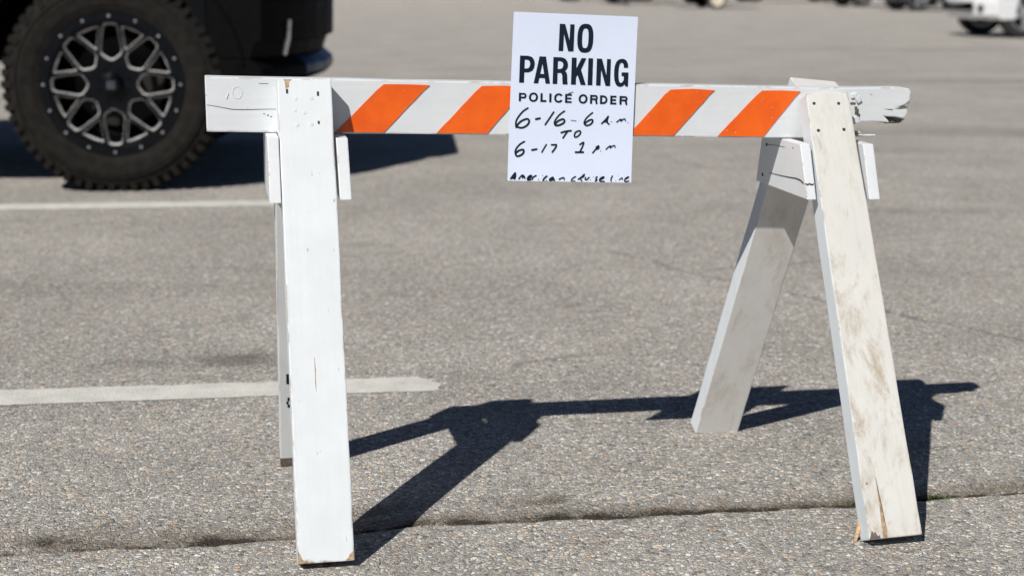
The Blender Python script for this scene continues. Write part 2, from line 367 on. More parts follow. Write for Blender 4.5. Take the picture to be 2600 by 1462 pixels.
# ------------------------------------------------------------------ the sawhorse (local x along the beam, -y towards the viewer)
OX, OY, YAW, HT, BT, LB = -.5002, 2.4678, .1968, .7438, -.0275, 1.226
T, WD = .038, .089
SH = Matrix.Translation((OX, OY, 0)) @ Matrix.Rotation(YAW, 4, 'Z')
saw = thing('sawhorse_barricade', 'white wooden sawhorse barricade with orange stripes and one splintered beam end', 'barricade', SH)
def frame(o, U, Tt, Wv):
    U = Vector(U).normalized(); Wn = Vector(Wv).normalized(); Tn = Vector(Tt).normalized()
    m = Matrix.Identity(4)
    for i in range(3): m[i][0] = U[i]; m[i][1] = Tn[i]; m[i][2] = Wn[i]; m[i][3] = o[i]
    return m
def board(name, length, w0, w1, t, mat, parent, M4, seed, bev=.0022, n=16, x0=0.0, x1=0.0, jit=.0005, round_top=0):
    """x0/x1: shift of the left edge at the near (0) and far (length) end"""
    bm = bmesh.new(); rings = []
    R = random.Random(seed)
    for i in range(n+1):
        f = i/n; z = f*length; l = x0+(x1-x0)*f; w = w0+(w1-w0)*f
        j = lambda: (R.random()-.5)*2*jit
        rings.append([bm.verts.new(p) for p in ((l+j(), j()*.4, z), (l+w+j(), j()*.4, z), (l+w+j(), t+j()*.4, z), (l+j(), t+j()*.4, z))])
    for a, b in zip(rings, rings[1:]):
        for q in range(4): bm.faces.new((a[q], a[(q+1) % 4], b[(q+1) % 4], b[q]))
    bm.faces.new(rings[0][::-1]); bm.faces.new(rings[-1])
    bmesh.ops.recalc_face_normals(bm, faces=bm.faces)
    bevel(bm, bev, 2, .8)
    if round_top:
        for v in bm.verts:
            if v.co.z < round_top:
                cx = x0+w0/2; k_ = (1-v.co.z/round_top); dx = v.co.x-cx
                v.co.z += (abs(dx)/(w0/2))**5*round_top*.55*k_
                v.co.x = cx+dx*(1-.06*k_*k_)
    return mesh_obj(name, bm, mat, parent, M4)
F_LF = frame((.1139, -.0190, .7298), (1, 0, .0005), (0, -.9506, .3103), (.0004, -.2382, -.7298))
F_RF = frame((1.0079, -.0190, .6973), (.9996, .0116, .0255), (0, -.9107, .4132), (.0215, -.3164, -.6975))
F_LB = frame((.1103, .0277, .7097), (1, 0, .0032), (0, .9632, .2689), (.0025, .2068, -.7406))
F_RB = frame((1.0261, .0190, .7156), (.9945, .0361, -.0979), (0, .9381, .3465), (-.08, .2642, -.7154))
lf = board('leg', .7676, .0865, .088, T, M['white'], saw, F_LF, 1, x1=.001)
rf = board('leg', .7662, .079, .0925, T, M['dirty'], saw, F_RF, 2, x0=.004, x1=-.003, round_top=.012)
lb = board('leg', .7366, .089, .089, T, M['white2'], saw, F_LB, 3)
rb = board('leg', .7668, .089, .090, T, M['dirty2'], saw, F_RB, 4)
rf['label'] = 'grimy cream leg with a long split at its foot'
# crossbeam: front layer + back layer share one outline except at the splintered end
def beam_z(x): return HT+BT*x
bm = bmesh.new()
def outline(xa, end):
    top = [(x, beam_z(x)) for x in [xa+(1.09-xa)*i/14 for i in range(15)]]
    bot = [(x, beam_z(x)-WD) for x in [1.085-(1.085-xa)*i/14 for i in range(15)]]
    return top+end+bot
END_F = [(1.2098, .7133), (1.2227, .7108), (1.2263, .7049), (1.2245, .6895), (1.2184, .6840), (1.2040, .6790), (1.2205, .6765), (1.2214, .6660), (1.2150, .6585), (1.1963, .6615), (1.1771, .6630), (1.1850, .6560), (1.1879, .6512), (1.1597, .6536), (1.1343, .6528), (1.1268, .6500), (1.119, .6530), (1.118, .6200)]
END_B = [(1.2098, .7133), (1.2227, .7108), (1.2263, .7049), (1.224, .6895), (1.222, .6788), (1.2208, .6574), (1.2173, .6515), (1.2111, .6480), (1.1879, .6495), (1.1597, .6536), (1.1343, .6528), (1.130, .6480), (1.120, .6510), (1.118, .6200)]
def slab(bm, poly, y0, y1): quad_prism(bm, [(x, y0, z) for x, z in poly], [(x, y1, z) for x, z in poly])
slab(bm, outline(.0005, END_F), -T/2, -T/2+.0125)
bevel(bm, .0022, 2, .7)
b2 = bmesh.new(); slab(b2, outline(.0005, END_B), -T/2+.0126, T/2); bevel(b2, .002, 2, .7)
me_t = bpy.data.meshes.new('tmp'); b2.to_mesh(me_t); b2.free(); bm.from_mesh(me_t); bpy.data.meshes.remove(me_t)
for v in bm.verts:
    q = Vector((v.co.x*14, v.co.y*14, v.co.z*30)); v.co.y += .0006*noise.noise(q); v.co.z += .0009*noise.noise(q*1.3+Vector((5, 5, 5)))
# turn so that local z runs along the grain (for the paint material)
BMX = Matrix(((0, 0, 1, 0), (0, 1, 0, 0), (-1, 0, 0, 0), (0, 0, 0, 1)))   # local (x,y,z) -> (z, y, -x)
bm.transform(BMX.inverted())
beam = mesh_obj('crossbeam', bm, M['beam'], saw, BMX)
def on_beam(name, bm, mat):        # geometry given in sawhorse coordinates, child of the beam
    bm.transform(BMX.inverted()); o = mesh_obj(name, bm, mat, beam); return o
FY = -T/2
def plate(poly, y0, y1):
    bm = bmesh.new(); slab(bm, poly, y0, y1); return bm
# stripes (reflective sheeting wrapped on the front face)
top_in, bot_in = .0075, .0025
for k, (xb0, xb1, xt0, xt1) in enumerate([(.2094, .2885, .2895, .3660), (.3768, .4625, .4538, .5330), (.5430, .6220, .6200, .6980), (.7085, .7885, .7820, .8612), (.8689, .9526, .9470, 1.0175)]):
    R = random.Random(k); j = lambda: (R.random()-.5)*.0012
    poly = [(xb0, beam_z(xb0)-WD+bot_in)]
    for i in range(1, 7): f = i/7; poly.append((xb0+(xt0-xb0)*f+j(), beam_z(xb0)-WD+bot_in+(WD-top_in-bot_in)*f))
    poly.append((xt0, beam_z(xt0)-top_in+j())); poly.append((xt0*.5+xt1*.5, beam_z(xt0)-top_in+j())); poly.append((xt1, beam_z(xt1)-top_in+j()))
    for i in range(1, 7): f = 1-i/7; poly.append((xb1+(xt1-xb1)*f+j(), beam_z(xb1)-WD+bot_in+(WD-top_in-bot_in)*f))
    poly.append((xb1, beam_z(xb1)-WD+bot_in))
    on_beam('orange_stripe', plate(poly[::-1], FY-.0016, FY-.0008), M['orange'])
# splinters at the broken end
bm = bmesh.new()
tube(bm, [(1.108, -.010, .6335), (1.128, -.012, .6345), (1.138, -.013, .6330)], .003, 6, rs=[.004, .0036, .0022])
tube(bm, [(1.105, -.012, .6300), (1.130, -.014, .6297), (1.150, -.015, .6292), (1.163, -.016, .6294)], .002, 6, rs=[.0035, .0028, .0022, .0016])
on_beam('splinter', bm, M['beam'])
bm = bmesh.new()
for s_ in range(9):
    R = random.Random(40+s_); x = 1.172+R.random()*.038; z = .6505+R.random()*.009
    tube(bm, [(x-.012, -.006, z), (x+.004, -.008-R.random()*.005, z+R.random()*.002), (x+.014+R.random()*.01, -.006, z+.001)], .0012, 5, rs=[.0018, .0015, .0005])
on_beam('broken_grain', bm, M['oldwood'])
bm = bmesh.new()
for (x, z, w, h) in [(1.1165, .6865, .010, .004), (1.1225, .6780, .005, .006), (1.1245, .6720, .007, .010), (1.128, .665, .006, .006)]:
    box(bm, x-w/2, x+w/2, FY-.0012, FY+.001, z-h/2, z+h/2)
bevel(bm, .0006, 1); on_beam('gouge', bm, M['oldwood'])
for (x, z, w, h, a) in [(1.123, .6565, .014, .011, .3), (1.1175, .7000, .012, .008, .2), (1.126, .6930, .010, .012, .5)]:
    bm = bmesh.new(); box(bm, -w/2, w/2, FY-.003, FY+.001, -h/2, h/2)
    for v in bm.verts: X, Z = v.co.x, v.co.z; v.co.x = x+X*cos(a)-Z*sin(a); v.co.z = z+X*sin(a)+Z*cos(a)
    bevel(bm, .0012, 2); on_beam('loose_paint_flake', bm, M['beam'])
# dark tears in the front skin near the end
for poly in ([(1.196, .6768), (1.2185, .6795), (1.2215, .6775), (1.207, .6755)], [(1.176, .6762), (1.1915, .6755), (1.1935, .6738), (1.185, .6742)], [(1.214, .6825), (1.2238, .688), (1.2235, .6862)]):
    on_beam('tear', plate(poly, FY-.0005, FY+.0005), M['oldwood'])
# long fine crack + raised old numerals at the left end
def ribbon_xz(pts, w, y, ends=True):
    bm = bmesh.new(); P = [Vector(p) for p in pts]; L, R_ = [], []
    for i, p in enumerate(P):
        d = (P[min(i+1, len(P)-1)]-P[max(i-1, 0)]).normalized(); nn = Vector((-d.y, d.x)); ww = w*(.35+.65*sin(pi*min(.95, max(.05, i/(len(P)-1))))) if ends else w
        L.append(p+nn*ww/2); R_.append(p-nn*ww/2)
    quad_prism(bm, [(a.x, y, a.y) for a in L]+[(a.x, y, a.y) for a in R_[::-1]], [(a.x, y+.0004, a.y) for a in L]+[(a.x, y+.0004, a.y) for a in R_[::-1]]); return bm
on_beam('hairline_crack', ribbon_xz([(.0022, .6987), (.0211, .6953), (.0434, .6906), (.0678, .6899), (.0905, .6903), (.1132, .6902)], .0011, FY-.0004), M['crackline'])
bm = bmesh.new(); tube(bm, [(.0368, FY, .7167), (.0352, FY, .712), (.0336, FY, .7079)], .0012, 8)
tube(bm, [(.0515+.0075*cos(a), FY, .7178+.0098*sin(a)) for a in [2*pi*i/20 for i in range(20)]], .0007, 8, closed=True)
on_beam('raised_numeral', bm, M['scuffpaint'])
bm = bmesh.new(); box(bm, .0985, .1005, FY-.0006, FY, .6795, .6815); box(bm, .1035, .1055, FY-.0006, FY, .6775, .6788); box(bm, .092, .0945, FY-.0006, FY, .6825, .6834); on_beam('paint_pit', bm, M['crackline'])
bm = bmesh.new(); box(bm, .0865, .102, FY-.0006, FY, .7315, .7322); bevel(bm, .0003, 1); on_beam('paint_chip', bm, M['crackline'])

# side braces (short boards across each pair of legs)
def brace(x0, x1, xb0, xb1, zt, zb, yf_t, yf_b, yb_t, yb_b, seed):
    """x0..x1 thickness at the top, xb0..xb1 at the bottom; trapezoid cut flush with the legs"""
    bm = bmesh.new()
    quad_prism(bm, [(x0, yf_t, zt), (x0, yb_t, zt), (xb0, yb_b, zb), (xb0, yf_b, zb)], [(x1, yf_t, zt), (x1, yb_t, zt), (xb1, yb_b, zb), (xb1, yf_b, zb)])
    bevel(bm, .0018, 2)
    m = Matrix(((0, 1, 0, 0), (0, 0, 1, 0), (1, 0, 0, 0), (0, 0, 0, 1)))   # grain runs along y
    bm.transform(m.inverted()); return mesh_obj('brace', bm, M['gusset'], saw, m)
zt = beam_z(.10)-WD-.001
g1 = brace(.0945, .1130, .0945, .1130, zt, .550, -.086, -.119, .078, .108, 1)
g2 = brace(.2040, .2230, .2060, .2250, beam_z(.21)-WD-.001, .552, -.084, -.115, .078, .108, 2)
zt = beam_z(1.0)-WD-.001
g3 = brace(.9880, 1.0065, .9920, 1.0085, zt, .535, -.101, -.1335, .080, .1155, 3)
g4 = brace(1.1080, 1.1275, 1.1120, 1.1315, zt-.004, .530, -.088, -.118, .085, .112, 4)
BRM = Matrix(((0, 1, 0, 0), (0, 0, 1, 0), (1, 0, 0, 0), (0, 0, 0, 1)))
def on_brace(g, name, bm, mat): bm.transform(BRM.inverted()); return mesh_obj(name, bm, mat, g)
# split on the right brace: face then end grain
bm = bmesh.new(); pts = [(.0434, .559), (.015, .5598), (-.0218, .5613), (-.055, .5632), (-.0838, .5652), (-.1033, .5645), (-.117, .561)]
def xface(z): return .9880+(.992-.988)*(zt-z)/(zt-.535)
Lp, Rp = [], []
for i, (y, z) in enumerate(pts): w = .0004+.0011*i/6; Lp.append((xface(z)-.0006, y, z+w)); Rp.append((xface(z)-.0006, y, z-w))
quad_prism(bm, Lp+Rp[::-1], [(a[0]+.0005, a[1], a[2]) for a in Lp+Rp[::-1]]); on_brace(g3, 'split', bm, M['crackline'])
bm = bmesh.new(); zz = [(.9905, .5615, .0012), (.9955, .5590, .0018), (.9985, .5612, .0015), (1.0020, .5585, .0020), (1.0060, .5605, .0012)]
yf = lambda z: -.101+(-.1335+.101)*(zt-z)/(zt-.535)-.0006
A = [(x, yf(z)-.0, z+w) for x, z, w in zz]+[(x, yf(z), z-w) for x, z, w in zz[::-1]]
quad_prism(bm, A, [(a[0], a[1]+.0005, a[2]) for a in A]); on_brace(g3, 'split', bm, M['crackline'])
def disc(bm, c, nrm, r, h, n=12):
    nrm = Vector(nrm).normalized(); u = nrm.orthogonal().normalized(); v = nrm.cross(u); c = Vector(c)
    quad_prism(bm, [c+u*cos(2*pi*i/n)*r+v*sin(2*pi*i/n)*r for i in range(n)], [c+nrm*h+(u*cos(2*pi*i/n)+v*sin(2*pi*i/n))*r*.8 for i in range(n)])
for (y, z) in [(.0581, .608), (.0789, .551)]:
    bm = bmesh.new(); disc(bm, (xface(z)-.0002, y, z), (-1, 0, 0), .0036, .0008); on_brace(g3, 'nail_head', bm, M['hole'])
bm = bmesh.new(); disc(bm, (xface(.616)-.0002, -.0695, .616), (-1, 0, 0), .0016, .0006); on_brace(g3, 'nail_head', bm, M['hole'])
bm = bmesh.new(); A = [(.0581, .6085), (.02, .6115), (-.03, .6135), (-.03, .6128), (.02, .6107), (.0581, .6075)]
quad_prism(bm, [(xface(z)-.0005, y, z) for y, z in A], [(xface(z), y, z) for y, z in A]); on_brace(g3, 'hairline_crack', bm, M['crackline'])

# nails, staples and dents on the legs, in leg coordinates (x across, y outward, z down)
def leg_nail(leg, u, w, r, mat, name='nail_head', h=.0008, sq=None):
    bm = bmesh.new()
    if sq: box(bm, u-sq[0]/2, u+sq[0]/2, T-.0004, T+h, w-sq[1]/2, w+sq[1]/2)
    else: disc(bm, (u, T-.0002, w), (0, 1, 0), r, h)
    return mesh_obj(name, bm, mat, leg)
for u, w in [(.0171, .0245), (.0620, .0264), (.0175, .0733), (.0643, .0736)]: leg_nail(rf, u, w, .0032, M['hole'])
for u, w, s in [(.0152, .0205, (.0034, .0072)), (.0642, .025, (.0032, .0070)), (.0634, .0721, (.003, .0045))]: leg_nail(lf, u, w, 0, M['hole'], 'nail_slot', sq=s)
for u, w in [(.0285, .0329), (.0537, .0324), (.0415, .0556), (.0294, .0754), (.0520, .0751), (.026, .052)]: leg_nail(lf, u, w, .0034, M['scuffpaint'], 'filled_nail')
# bare patch at the leg top
bm = bmesh.new(); A = [(.0105, -.0003), (.0235, -.0003), (.0190, .0040), (.0185, .0125), (.0130, .0150), (.0125, .0050)]
quad_prism(bm, [(x, T+.0005, z+.0012) for x, z in A], [(x, T, z+.0012) for x, z in A]); mesh_obj('bare_patch', bm, M['wood'], lf)
for w_ in (.118, .30): pass
# drip / scratch on the left front leg
def leg_ribbon(leg, pts, w, mat, name, y=None):
    bm = bmesh.new(); P = [Vector(p) for p in pts]; L, R_ = [], []
    for i, p in enumerate(P):
        d = (P[min(i+1, len(P)-1)]-P[max(i-1, 0)]).normalized(); nn = Vector((-d.y, d.x)); ww = w*(.3+.7*sin(pi*min(.95, max(.05, i/(len(P)-1)))))
        L.append(p+nn*ww/2); R_.append(p-nn*ww/2)
    y = T if y is None else y
    B_ = L+R_[::-1]; quad_prism(bm, [(a.x, y+.0004, a.y) for a in B_], [(a.x, y-.0004, a.y) for a in B_]); return mesh_obj(name, bm, mat, leg)
leg_ribbon(lf, [(.040, .448), (.0405, .470), (.0402, .488), (.0408, .502)], .0016, M['wood'], 'scratch')
for A in ([(.0012, .7470), (.0048, .7530), (.0075, .7600), (.0125, .7645), (.0135, .7662), (.0012, .7662)], [(.0872, .7520), (.0872, .7662), (.0745, .7662), (.0790, .7625), (.0815, .7570), (.0850, .7545)]):
    bm = bmesh.new(); quad_prism(bm, [(x, T+.0004, z) for x, z in A], [(x, T-.002, z) for x, z in A]); mesh_obj('bare_patch', bm, M['wood'], lf)
bm = bmesh.new(); quad_prism(bm, [(.113, -.0192, .728), (.113, -.0192, .653), (.113, -.0432, .653)], [(.196, -.0192, .728), (.196, -.0192, .653), (.196, -.0432, .653)]); mesh_obj('wedge', bm, M['gusset'], saw)
leg_ribbon(lf, [(.0365, .275), (.0375, .280)], .0018, M['oldwood'], 'paint_chip')
# split at the foot of the right front leg
SPL = [(.0235, .6735), (.0247, .6867), (.0268, .7062), (.0284, .7394), (.0296, .7531), (.0275, .7655), (.0212, .7655), (.0210, .7454), (.0221, .7249), (.0230, .6975), (.0228, .6837)]
bm = bmesh.new(); quad_prism(bm, [(x, T+.0005, z) for x, z in SPL], [(x, T-.0005, z) for x, z in SPL]); mesh_obj('split', bm, M['wood'], rf)
leg_ribbon(rf, [(.0233, .668), (.0238, .68), (.0250, .70), (.0268, .725), (.0276, .745)], .0012, M['oldwood'], 'split_edge', T+.0005)
bm = bmesh.new(); A = [(-.003, .7662), (.003, .752), (.0055, .757), (.0085, .7535), (.0120, .7620), (.0150, .7600), (.0165, .7665)]
quad_prism(bm, [(x, T+.0006, z) for x, z in A], [(x, T-.0006, z) for x, z in A]); mesh_obj('crushed_corner', bm, M['oldwood'], rf)
bm = bmesh.new(); tube(bm, [(.0, .006, .7300), (-.006, .004, .750), (-.0125, .001, .7655)], .003, 6, rs=[.002, .0034, .0026]); mesh_obj('torn_sliver', bm, M['fresh'], rf)
leg_nail(rf, .0068, .676, .0022, M['wood'], 'paint_chip')
# dark stencil marks on the inner face of the left rear leg
for (a, b, c, d) in [(.0135, .024, .536, .557), (.0150, .024, .586, .593), (.0130, .0165, .594, .600), (.0150, .024, .601, .607)]:
    bm = bmesh.new(); box(bm, a, b, -.0006, .0004, c, d); mesh_obj('stencil_mark', bm, M['marker'], lb)
bm = bmesh.new(); box(bm, .0, .089, -.0007, .001, .718, .7325); bevel(bm, .0004, 1); mesh_obj('bare_foot', bm, M['oldwood'], lb)

# ------------------------------------------------------------------ the paper sign
PC = [(.5069, .8460), (.7203, .8372), (.4963, .5650), (.7134, .5565)]           # corners on the beam's front plane: TL TR BL BR
def pxz(s, t): a, b, c, d = PC; return tuple((a[i]*(1-s)+b[i]*s)*(1-t)+(c[i]*(1-s)+d[i]*s)*t for i in (0, 1))
def pout(s, t): return -.0035-.0040*max(0, t-.62)**2*6-.003*max(0, .30-t)**2*6-.0012*sin(s*pi)*abs(t-.5)
def P3(s, t, lift=0): x, z = pxz(s, t); return Vector((x, FY+pout(s, t)-lift, z))
bm = bmesh.new(); NS, NTt = 14, 20
V = [[[bm.verts.new(P3(i/NS, j/NTt, .0004*l)) for i in range(NS+1)] for j in range(NTt+1)] for l in (0, 1)]
for l in (0, 1):
    for j in range(NTt):
        for i in range(NS):
            q = (V[l][j][i], V[l][j][i+1], V[l][j+1][i+1], V[l][j+1][i]); bm.faces.new(q if l == 0 else q[::-1])
border = [(0, i) for i in range(NS)]+[(j, NS) for j in range(NTt)]+[(NTt, i) for i in range(NS, 0, -1)]+[(j, 0) for j in range(NTt, 0, -1)]
for a, b in zip(border, border[1:]+border[:1]): bm.faces.new((V[0][a[0]][a[1]], V[1][a[0]][a[1]], V[1][b[0]][b[1]], V[0][b[0]][b[1]]))
bmesh.ops.recalc_face_normals(bm, faces=bm.faces)
sign = mesh_obj('no_parking_sign', bm, M['paper'], None, SH, smooth=False)
tag(sign, 'white paper NO PARKING police order notice fixed to the striped beam', 'sign')
QUAD = [(1304, 30), (1619, 43), (1287, 458), (1601, 463)]     # the sheet's own drawing coordinates for its artwork
def art(X, Y, o, sc):
    """artwork coordinates -> (s, t) on the sheet"""
    u, v = o[0]+X/sc, o[1]+Y/sc; s, t = .5, .5
    for _ in range(8):
        a, b, c, d = QUAD
        f = [(a[i]*(1-s)+b[i]*s)*(1-t)+(c[i]*(1-s)+d[i]*s)*t for i in (0, 1)]
        ds = [(b[i]-a[i])*(1-t)+(d[i]-c[i])*t for i in (0, 1)]; dt = [(c[i]*(1-s)+d[i]*s)-(a[i]*(1-s)+b[i]*s) for i in (0, 1)]
        det = ds[0]*dt[1]-ds[1]*dt[0]; ex, ey = u-f[0], v-f[1]
        s += (ex*dt[1]-ey*dt[0])/det; t += (ds[0]*ey-ds[1]*ex)/det
    return s, t
class Art:
    def __init__(s, o, sc, base=.0010): s.o, s.sc, s.bm, s.lift = o, sc, bmesh.new(), base
    def pt(s, X, Y):
        a, b = art(X, Y, s.o, s.sc); return s.bm.verts.new(P3(min(1, max(0, a)), min(.9985, max(0, b)), s.lift))
    def face(s, vs):
        try: f = s.bm.faces.new(vs)
        except ValueError: return
    def step(s): s.lift += .000012
    def poly(s, pts):
        vs = [s.pt(*p) for p in pts]; s.face(vs); s.step()
    def strip(s, outer, inner, closed=False):
        A = [s.pt(*p) for p in outer]; B = [s.pt(*p) for p in inner]; n = len(A)
        for i in range(n if closed else n-1): s.face((A[i], A[(i+1) % n], B[(i+1) % n], B[i]))
        s.step()
    def ring(s, cx, cy, rx, ry, ix, iy, p=2.6, ip=2.6, shear=-.035, a0=0, a1=360, n=40):
        def se(a, rx, ry, p):
            c, si = cos(a), sin(a); x = rx*abs(c)**(2/p)*(1 if c > 0 else -1); y = ry*abs(si)**(2/p)*(1 if si > 0 else -1); return (cx+x+shear*y, cy+y)
        cl = a1-a0 == 360; A = [radians(a0+(a1-a0)*i/n) for i in range(n if cl else n+1)]
        s.strip([se(a, rx, ry, p) for a in A], [se(a, ix, iy, ip) for a in A], cl)
    def line(s, pts, w, smooth=False, caps=False, taper=0):
        P = catmull(pts, 6) if smooth and len(pts) > 2 else pts
        P = [Vector(p) for p in P]; n = len(P); L, R_ = [], []
        for i, p in enumerate(P):
            d1 = (P[i]-P[i-1]).normalized() if i > 0 else (P[1]-P[0]).normalized(); d2 = (P[i+1]-P[i]).normalized() if i < n-1 else d1
            d = (d1+d2); d = d.normalized() if d.length > 1e-4 else d1; nn = Vector((-d.y, d.x)); m = min(1.5, 1/max(.5, nn.dot(Vector((-d1.y, d1.x)))))
            ww = w*(1-taper*i/max(1, n-1)); L.append(p+nn*ww/2*m); R_.append(p-nn*ww/2*m)
        s.strip([tuple(a) for a in L], [tuple(a) for a in R_])
        if caps:
            for c, ww in ((P[0], w), (P[-1], w*(1-taper))): s.poly([(c.x+cos(2*pi*i/10)*ww/2, c.y+sin(2*pi*i/10)*ww/2) for i in range(10)])
    def done(s, name, mat):
        bmesh.ops.recalc_face_normals(s.bm, faces=s.bm.faces)
        return mesh_obj(name, s.bm, mat, sign)
O1, Z1 = (1280, 20), 5.797
a = Art(O1, Z1)   # NO
a.poly([(806, 233), (872, 236), (857, 628), (790, 626)]); a.poly([(840, 235), (885, 238), (950, 475), (990, 634), (930, 632), (868, 380)]); a.poly([(960, 240), (1022, 243), (1008, 634), (943, 632)])
a.ring(1182, 443, 117, 209, 47, 143, 2.7, 2.9)
a.done('printed_word', M['ink'])
a = Art(O1, Z1)   # PARKING
a.poly([(230, 693), (300, 696), (285, 1090), (215, 1088)])
a.strip([(230, 693), (350, 697), (405, 715), (436, 760), (443, 815), (434, 870), (405, 915), (355, 937), (270, 938)], [(292, 752), (330, 753), (358, 762), (373, 785), (377, 815), (370, 850), (355, 873), (325, 882), (285, 881)])
a.poly([(513, 705), (560, 707), (557, 800), (492, 1100), (427, 1096)]); a.poly([(553, 707), (606, 708), (665, 1104), (600, 1102), (553, 790)]); a.poly([(518, 960), (592, 962), (598, 1022), (502, 1020)])
a.poly([(715, 715), (783, 718), (770, 1108), (703, 1105)])
a.strip([(715, 715), (835, 719), (888, 738), (920, 780), (929, 828), (922, 872), (897, 908), (850, 945), (770, 947)], [(778, 773), (815, 774), (842, 785), (857, 805), (860, 832), (853, 862), (838, 882), (810, 890), (772, 889)])
a.poly([(810, 925), (885, 920), (906, 940), (916, 975), (918, 1060), (923, 1115), (850, 1112), (846, 1050), (845, 985), (832, 955)])
a.poly([(985, 722), (1055, 725), (1043, 1118), (972, 1115)]); a.poly([(1130, 730), (1198, 734), (1118, 905), (1046, 1010), (1050, 885)]); a.poly([(1068, 940), (1118, 890), (1190, 1124), (1115, 1121), (1066, 965)])
a.poly([(1230, 732), (1298, 735), (1286, 1126), (1217, 1124)])
a.poly([(1355, 737), (1422, 740), (1408, 1131), (1342, 1128)]); a.poly([(1388, 738), (1430, 740), (1495, 980), (1530, 1137), (1482, 1135), (1414, 890)]); a.poly([(1505, 744), (1562, 746), (1550, 1138), (1490, 1135)])
a.strip([(1820, 870), (1816, 812), (1795, 767), (1762, 746), (1724, 741), (1680, 752), (1645, 785), (1622, 840), (1612, 905), (1609, 985), (1616, 1060), (1636, 1115), (1668, 1143), (1702, 1150), (1740, 1138), (1768, 1108)],
        [(1756, 872), (1754, 835), (1745, 808), (1732, 800), (1720, 798), (1704, 805), (1690, 828), (1680, 870), (1676, 920), (1674, 985), (1678, 1040), (1687, 1075), (1700, 1090), (1713, 1092), (1730, 1085), (1755, 1050)])
a.poly([(1757, 940), (1824, 940), (1816, 1145), (1778, 1143), (1752, 1085)]); a.poly([(1722, 938), (1790, 940), (1790, 995), (1722, 992)])
a.done('printed_word', M['ink'])
a = Art(O1, Z1)   # POLICE ORDER
def bowl(pts, w=27): a.line(pts, w, smooth=False)
def rbowl(x0, y0, x1, h, w=26):
    pts = [(x0, y0), (x1-24, y0+2)]+[(x1-24+22*sin(t), y0+h/2-(h/2)*cos(t)+1) for t in [pi*i/8 for i in range(1, 8)]]+[(x1-24, y0+h+1), (x0-2, y0+h-1)]
    a.line(pts, w)
a.line([(229, 1236), (226, 1362)], 31); rbowl(229, 1251, 312, 56)
a.ring(424, 1302, 66, 69, 36, 42, 2.1, 2.1, n=32)
a.line([(543, 1243), (540, 1372)], 31); a.line([(541, 1357), (612, 1359)], 28)
a.line([(672, 1247), (669, 1377)], 32)
a.ring(792, 1314, 66, 69, 36, 42, 2.1, 2.1, a0=32, a1=326, n=28)
def letE(x, y0, y1, xr):
    a.line([(x, y0), (x-3, y1)], 31)
    for f in (0, .5, 1): y = y0+13+(y1-y0-26)*f; a.line([(x, y), (xr-3*f-(6 if f == .5 else 0), y+2)], 25)
letE(903, 1254, 1385, 985)
a.ring(1151, 1327, 66, 69, 36, 42, 2.1, 2.1, n=32)
def letR(x, y0, y1, xr):
    a.line([(x, y0), (x-3, y1)], 31); rbowl(x, y0+14, xr, 50); a.line([(xr-32, y0+66), (xr-12, y0+82), (xr-10, y1-10), (xr-2, y1+4)], 27)
letR(1271, 1267, 1397, 1358)
a.line([(1418, 1274), (1415, 1401)], 31); a.line([(1418, 1288), (1455, 1289), (1480, 1298), (1495, 1318), (1498, 1342), (1490, 1366), (1472, 1382), (1450, 1388), (1414, 1387)], 27)
letE(1570, 1279, 1406, 1646)
letR(1708, 1284, 1410, 1800)
a.done('printed_word', M['ink'])
a = Art(O1, Z1, .0012); a.line([(925, 1249), (960, 1238), (1006, 1224)], 9); a.line([(930, 1255), (975, 1240)], 7); a.done('staple', M['nail'])
O2, Z2 = (1270, 260), 6.586
def hand(strokes, name, mat=None, o=O2, sc=Z2):
    a = Art(o, sc, .0011)
    for w, pts in strokes:
        w *= 1.30 if sc > 7 else (1.25 if w < 22 else 1.12)
        if len(pts) == 1: x, y = pts[0]; a.poly([(x+cos(2*pi*i/10)*w/2, y+sin(2*pi*i/10)*w/2) for i in range(10)])
        else: a.line(pts, w, smooth=True, caps=True)
    a.done(name, mat or M['marker'])
hand([(24, [(455, 80), (380, 130), (310, 210), (264, 290), (255, 350), (262, 405)]), (28, [(262, 400), (290, 350), (350, 295), (430, 262), (468, 275), (474, 310), (450, 358), (390, 400), (330, 410), (280, 393), (262, 372)]),
      (30, [(587, 266), (652, 250)]), (21, [(882, 146), (820, 240), (740, 358)]),
      (22, [(1062, 130), (980, 190), (915, 270), (893, 330), (905, 368)]), (27, [(903, 345), (960, 292), (1035, 264), (1062, 290), (1045, 328), (980, 363), (920, 370), (900, 350)])], 'handwritten_date')
hand([(22, [(1533, 157), (1450, 225), (1402, 290), (1392, 340), (1415, 370)]), (25, [(1400, 340), (1460, 292), (1520, 272), (1535, 300), (1508, 343), (1450, 372), (1412, 365)]),
      (20, [(1685, 340), (1745, 280), (1797, 217)]), (24, [(1795, 222), (1778, 280), (1782, 325), (1808, 347)]), (22, [(1722, 312), (1765, 305)]), (24, [(1765, 270), (1755, 305)]), (13, [(1850, 308)]),
      (15, [(1940, 315), (1980, 282), (2012, 266), (2008, 298), (2048, 268), (2078, 262), (2086, 292)]), (12, [(2130, 322)])], 'handwritten_time')
hand([(12, [(1175, 284), (1215, 290), (1255, 294)])], 'handwritten_dash', M['faint'])
hand([(27, [(1008, 492), (1085, 470), (1170, 460)]), (21, [(1108, 478), (1070, 530), (1036, 582)]), (23, [(1237, 492), (1290, 464), (1326, 466), (1326, 505), (1290, 548), (1244, 568), (1226, 545), (1240, 495)])], 'handwritten_word')
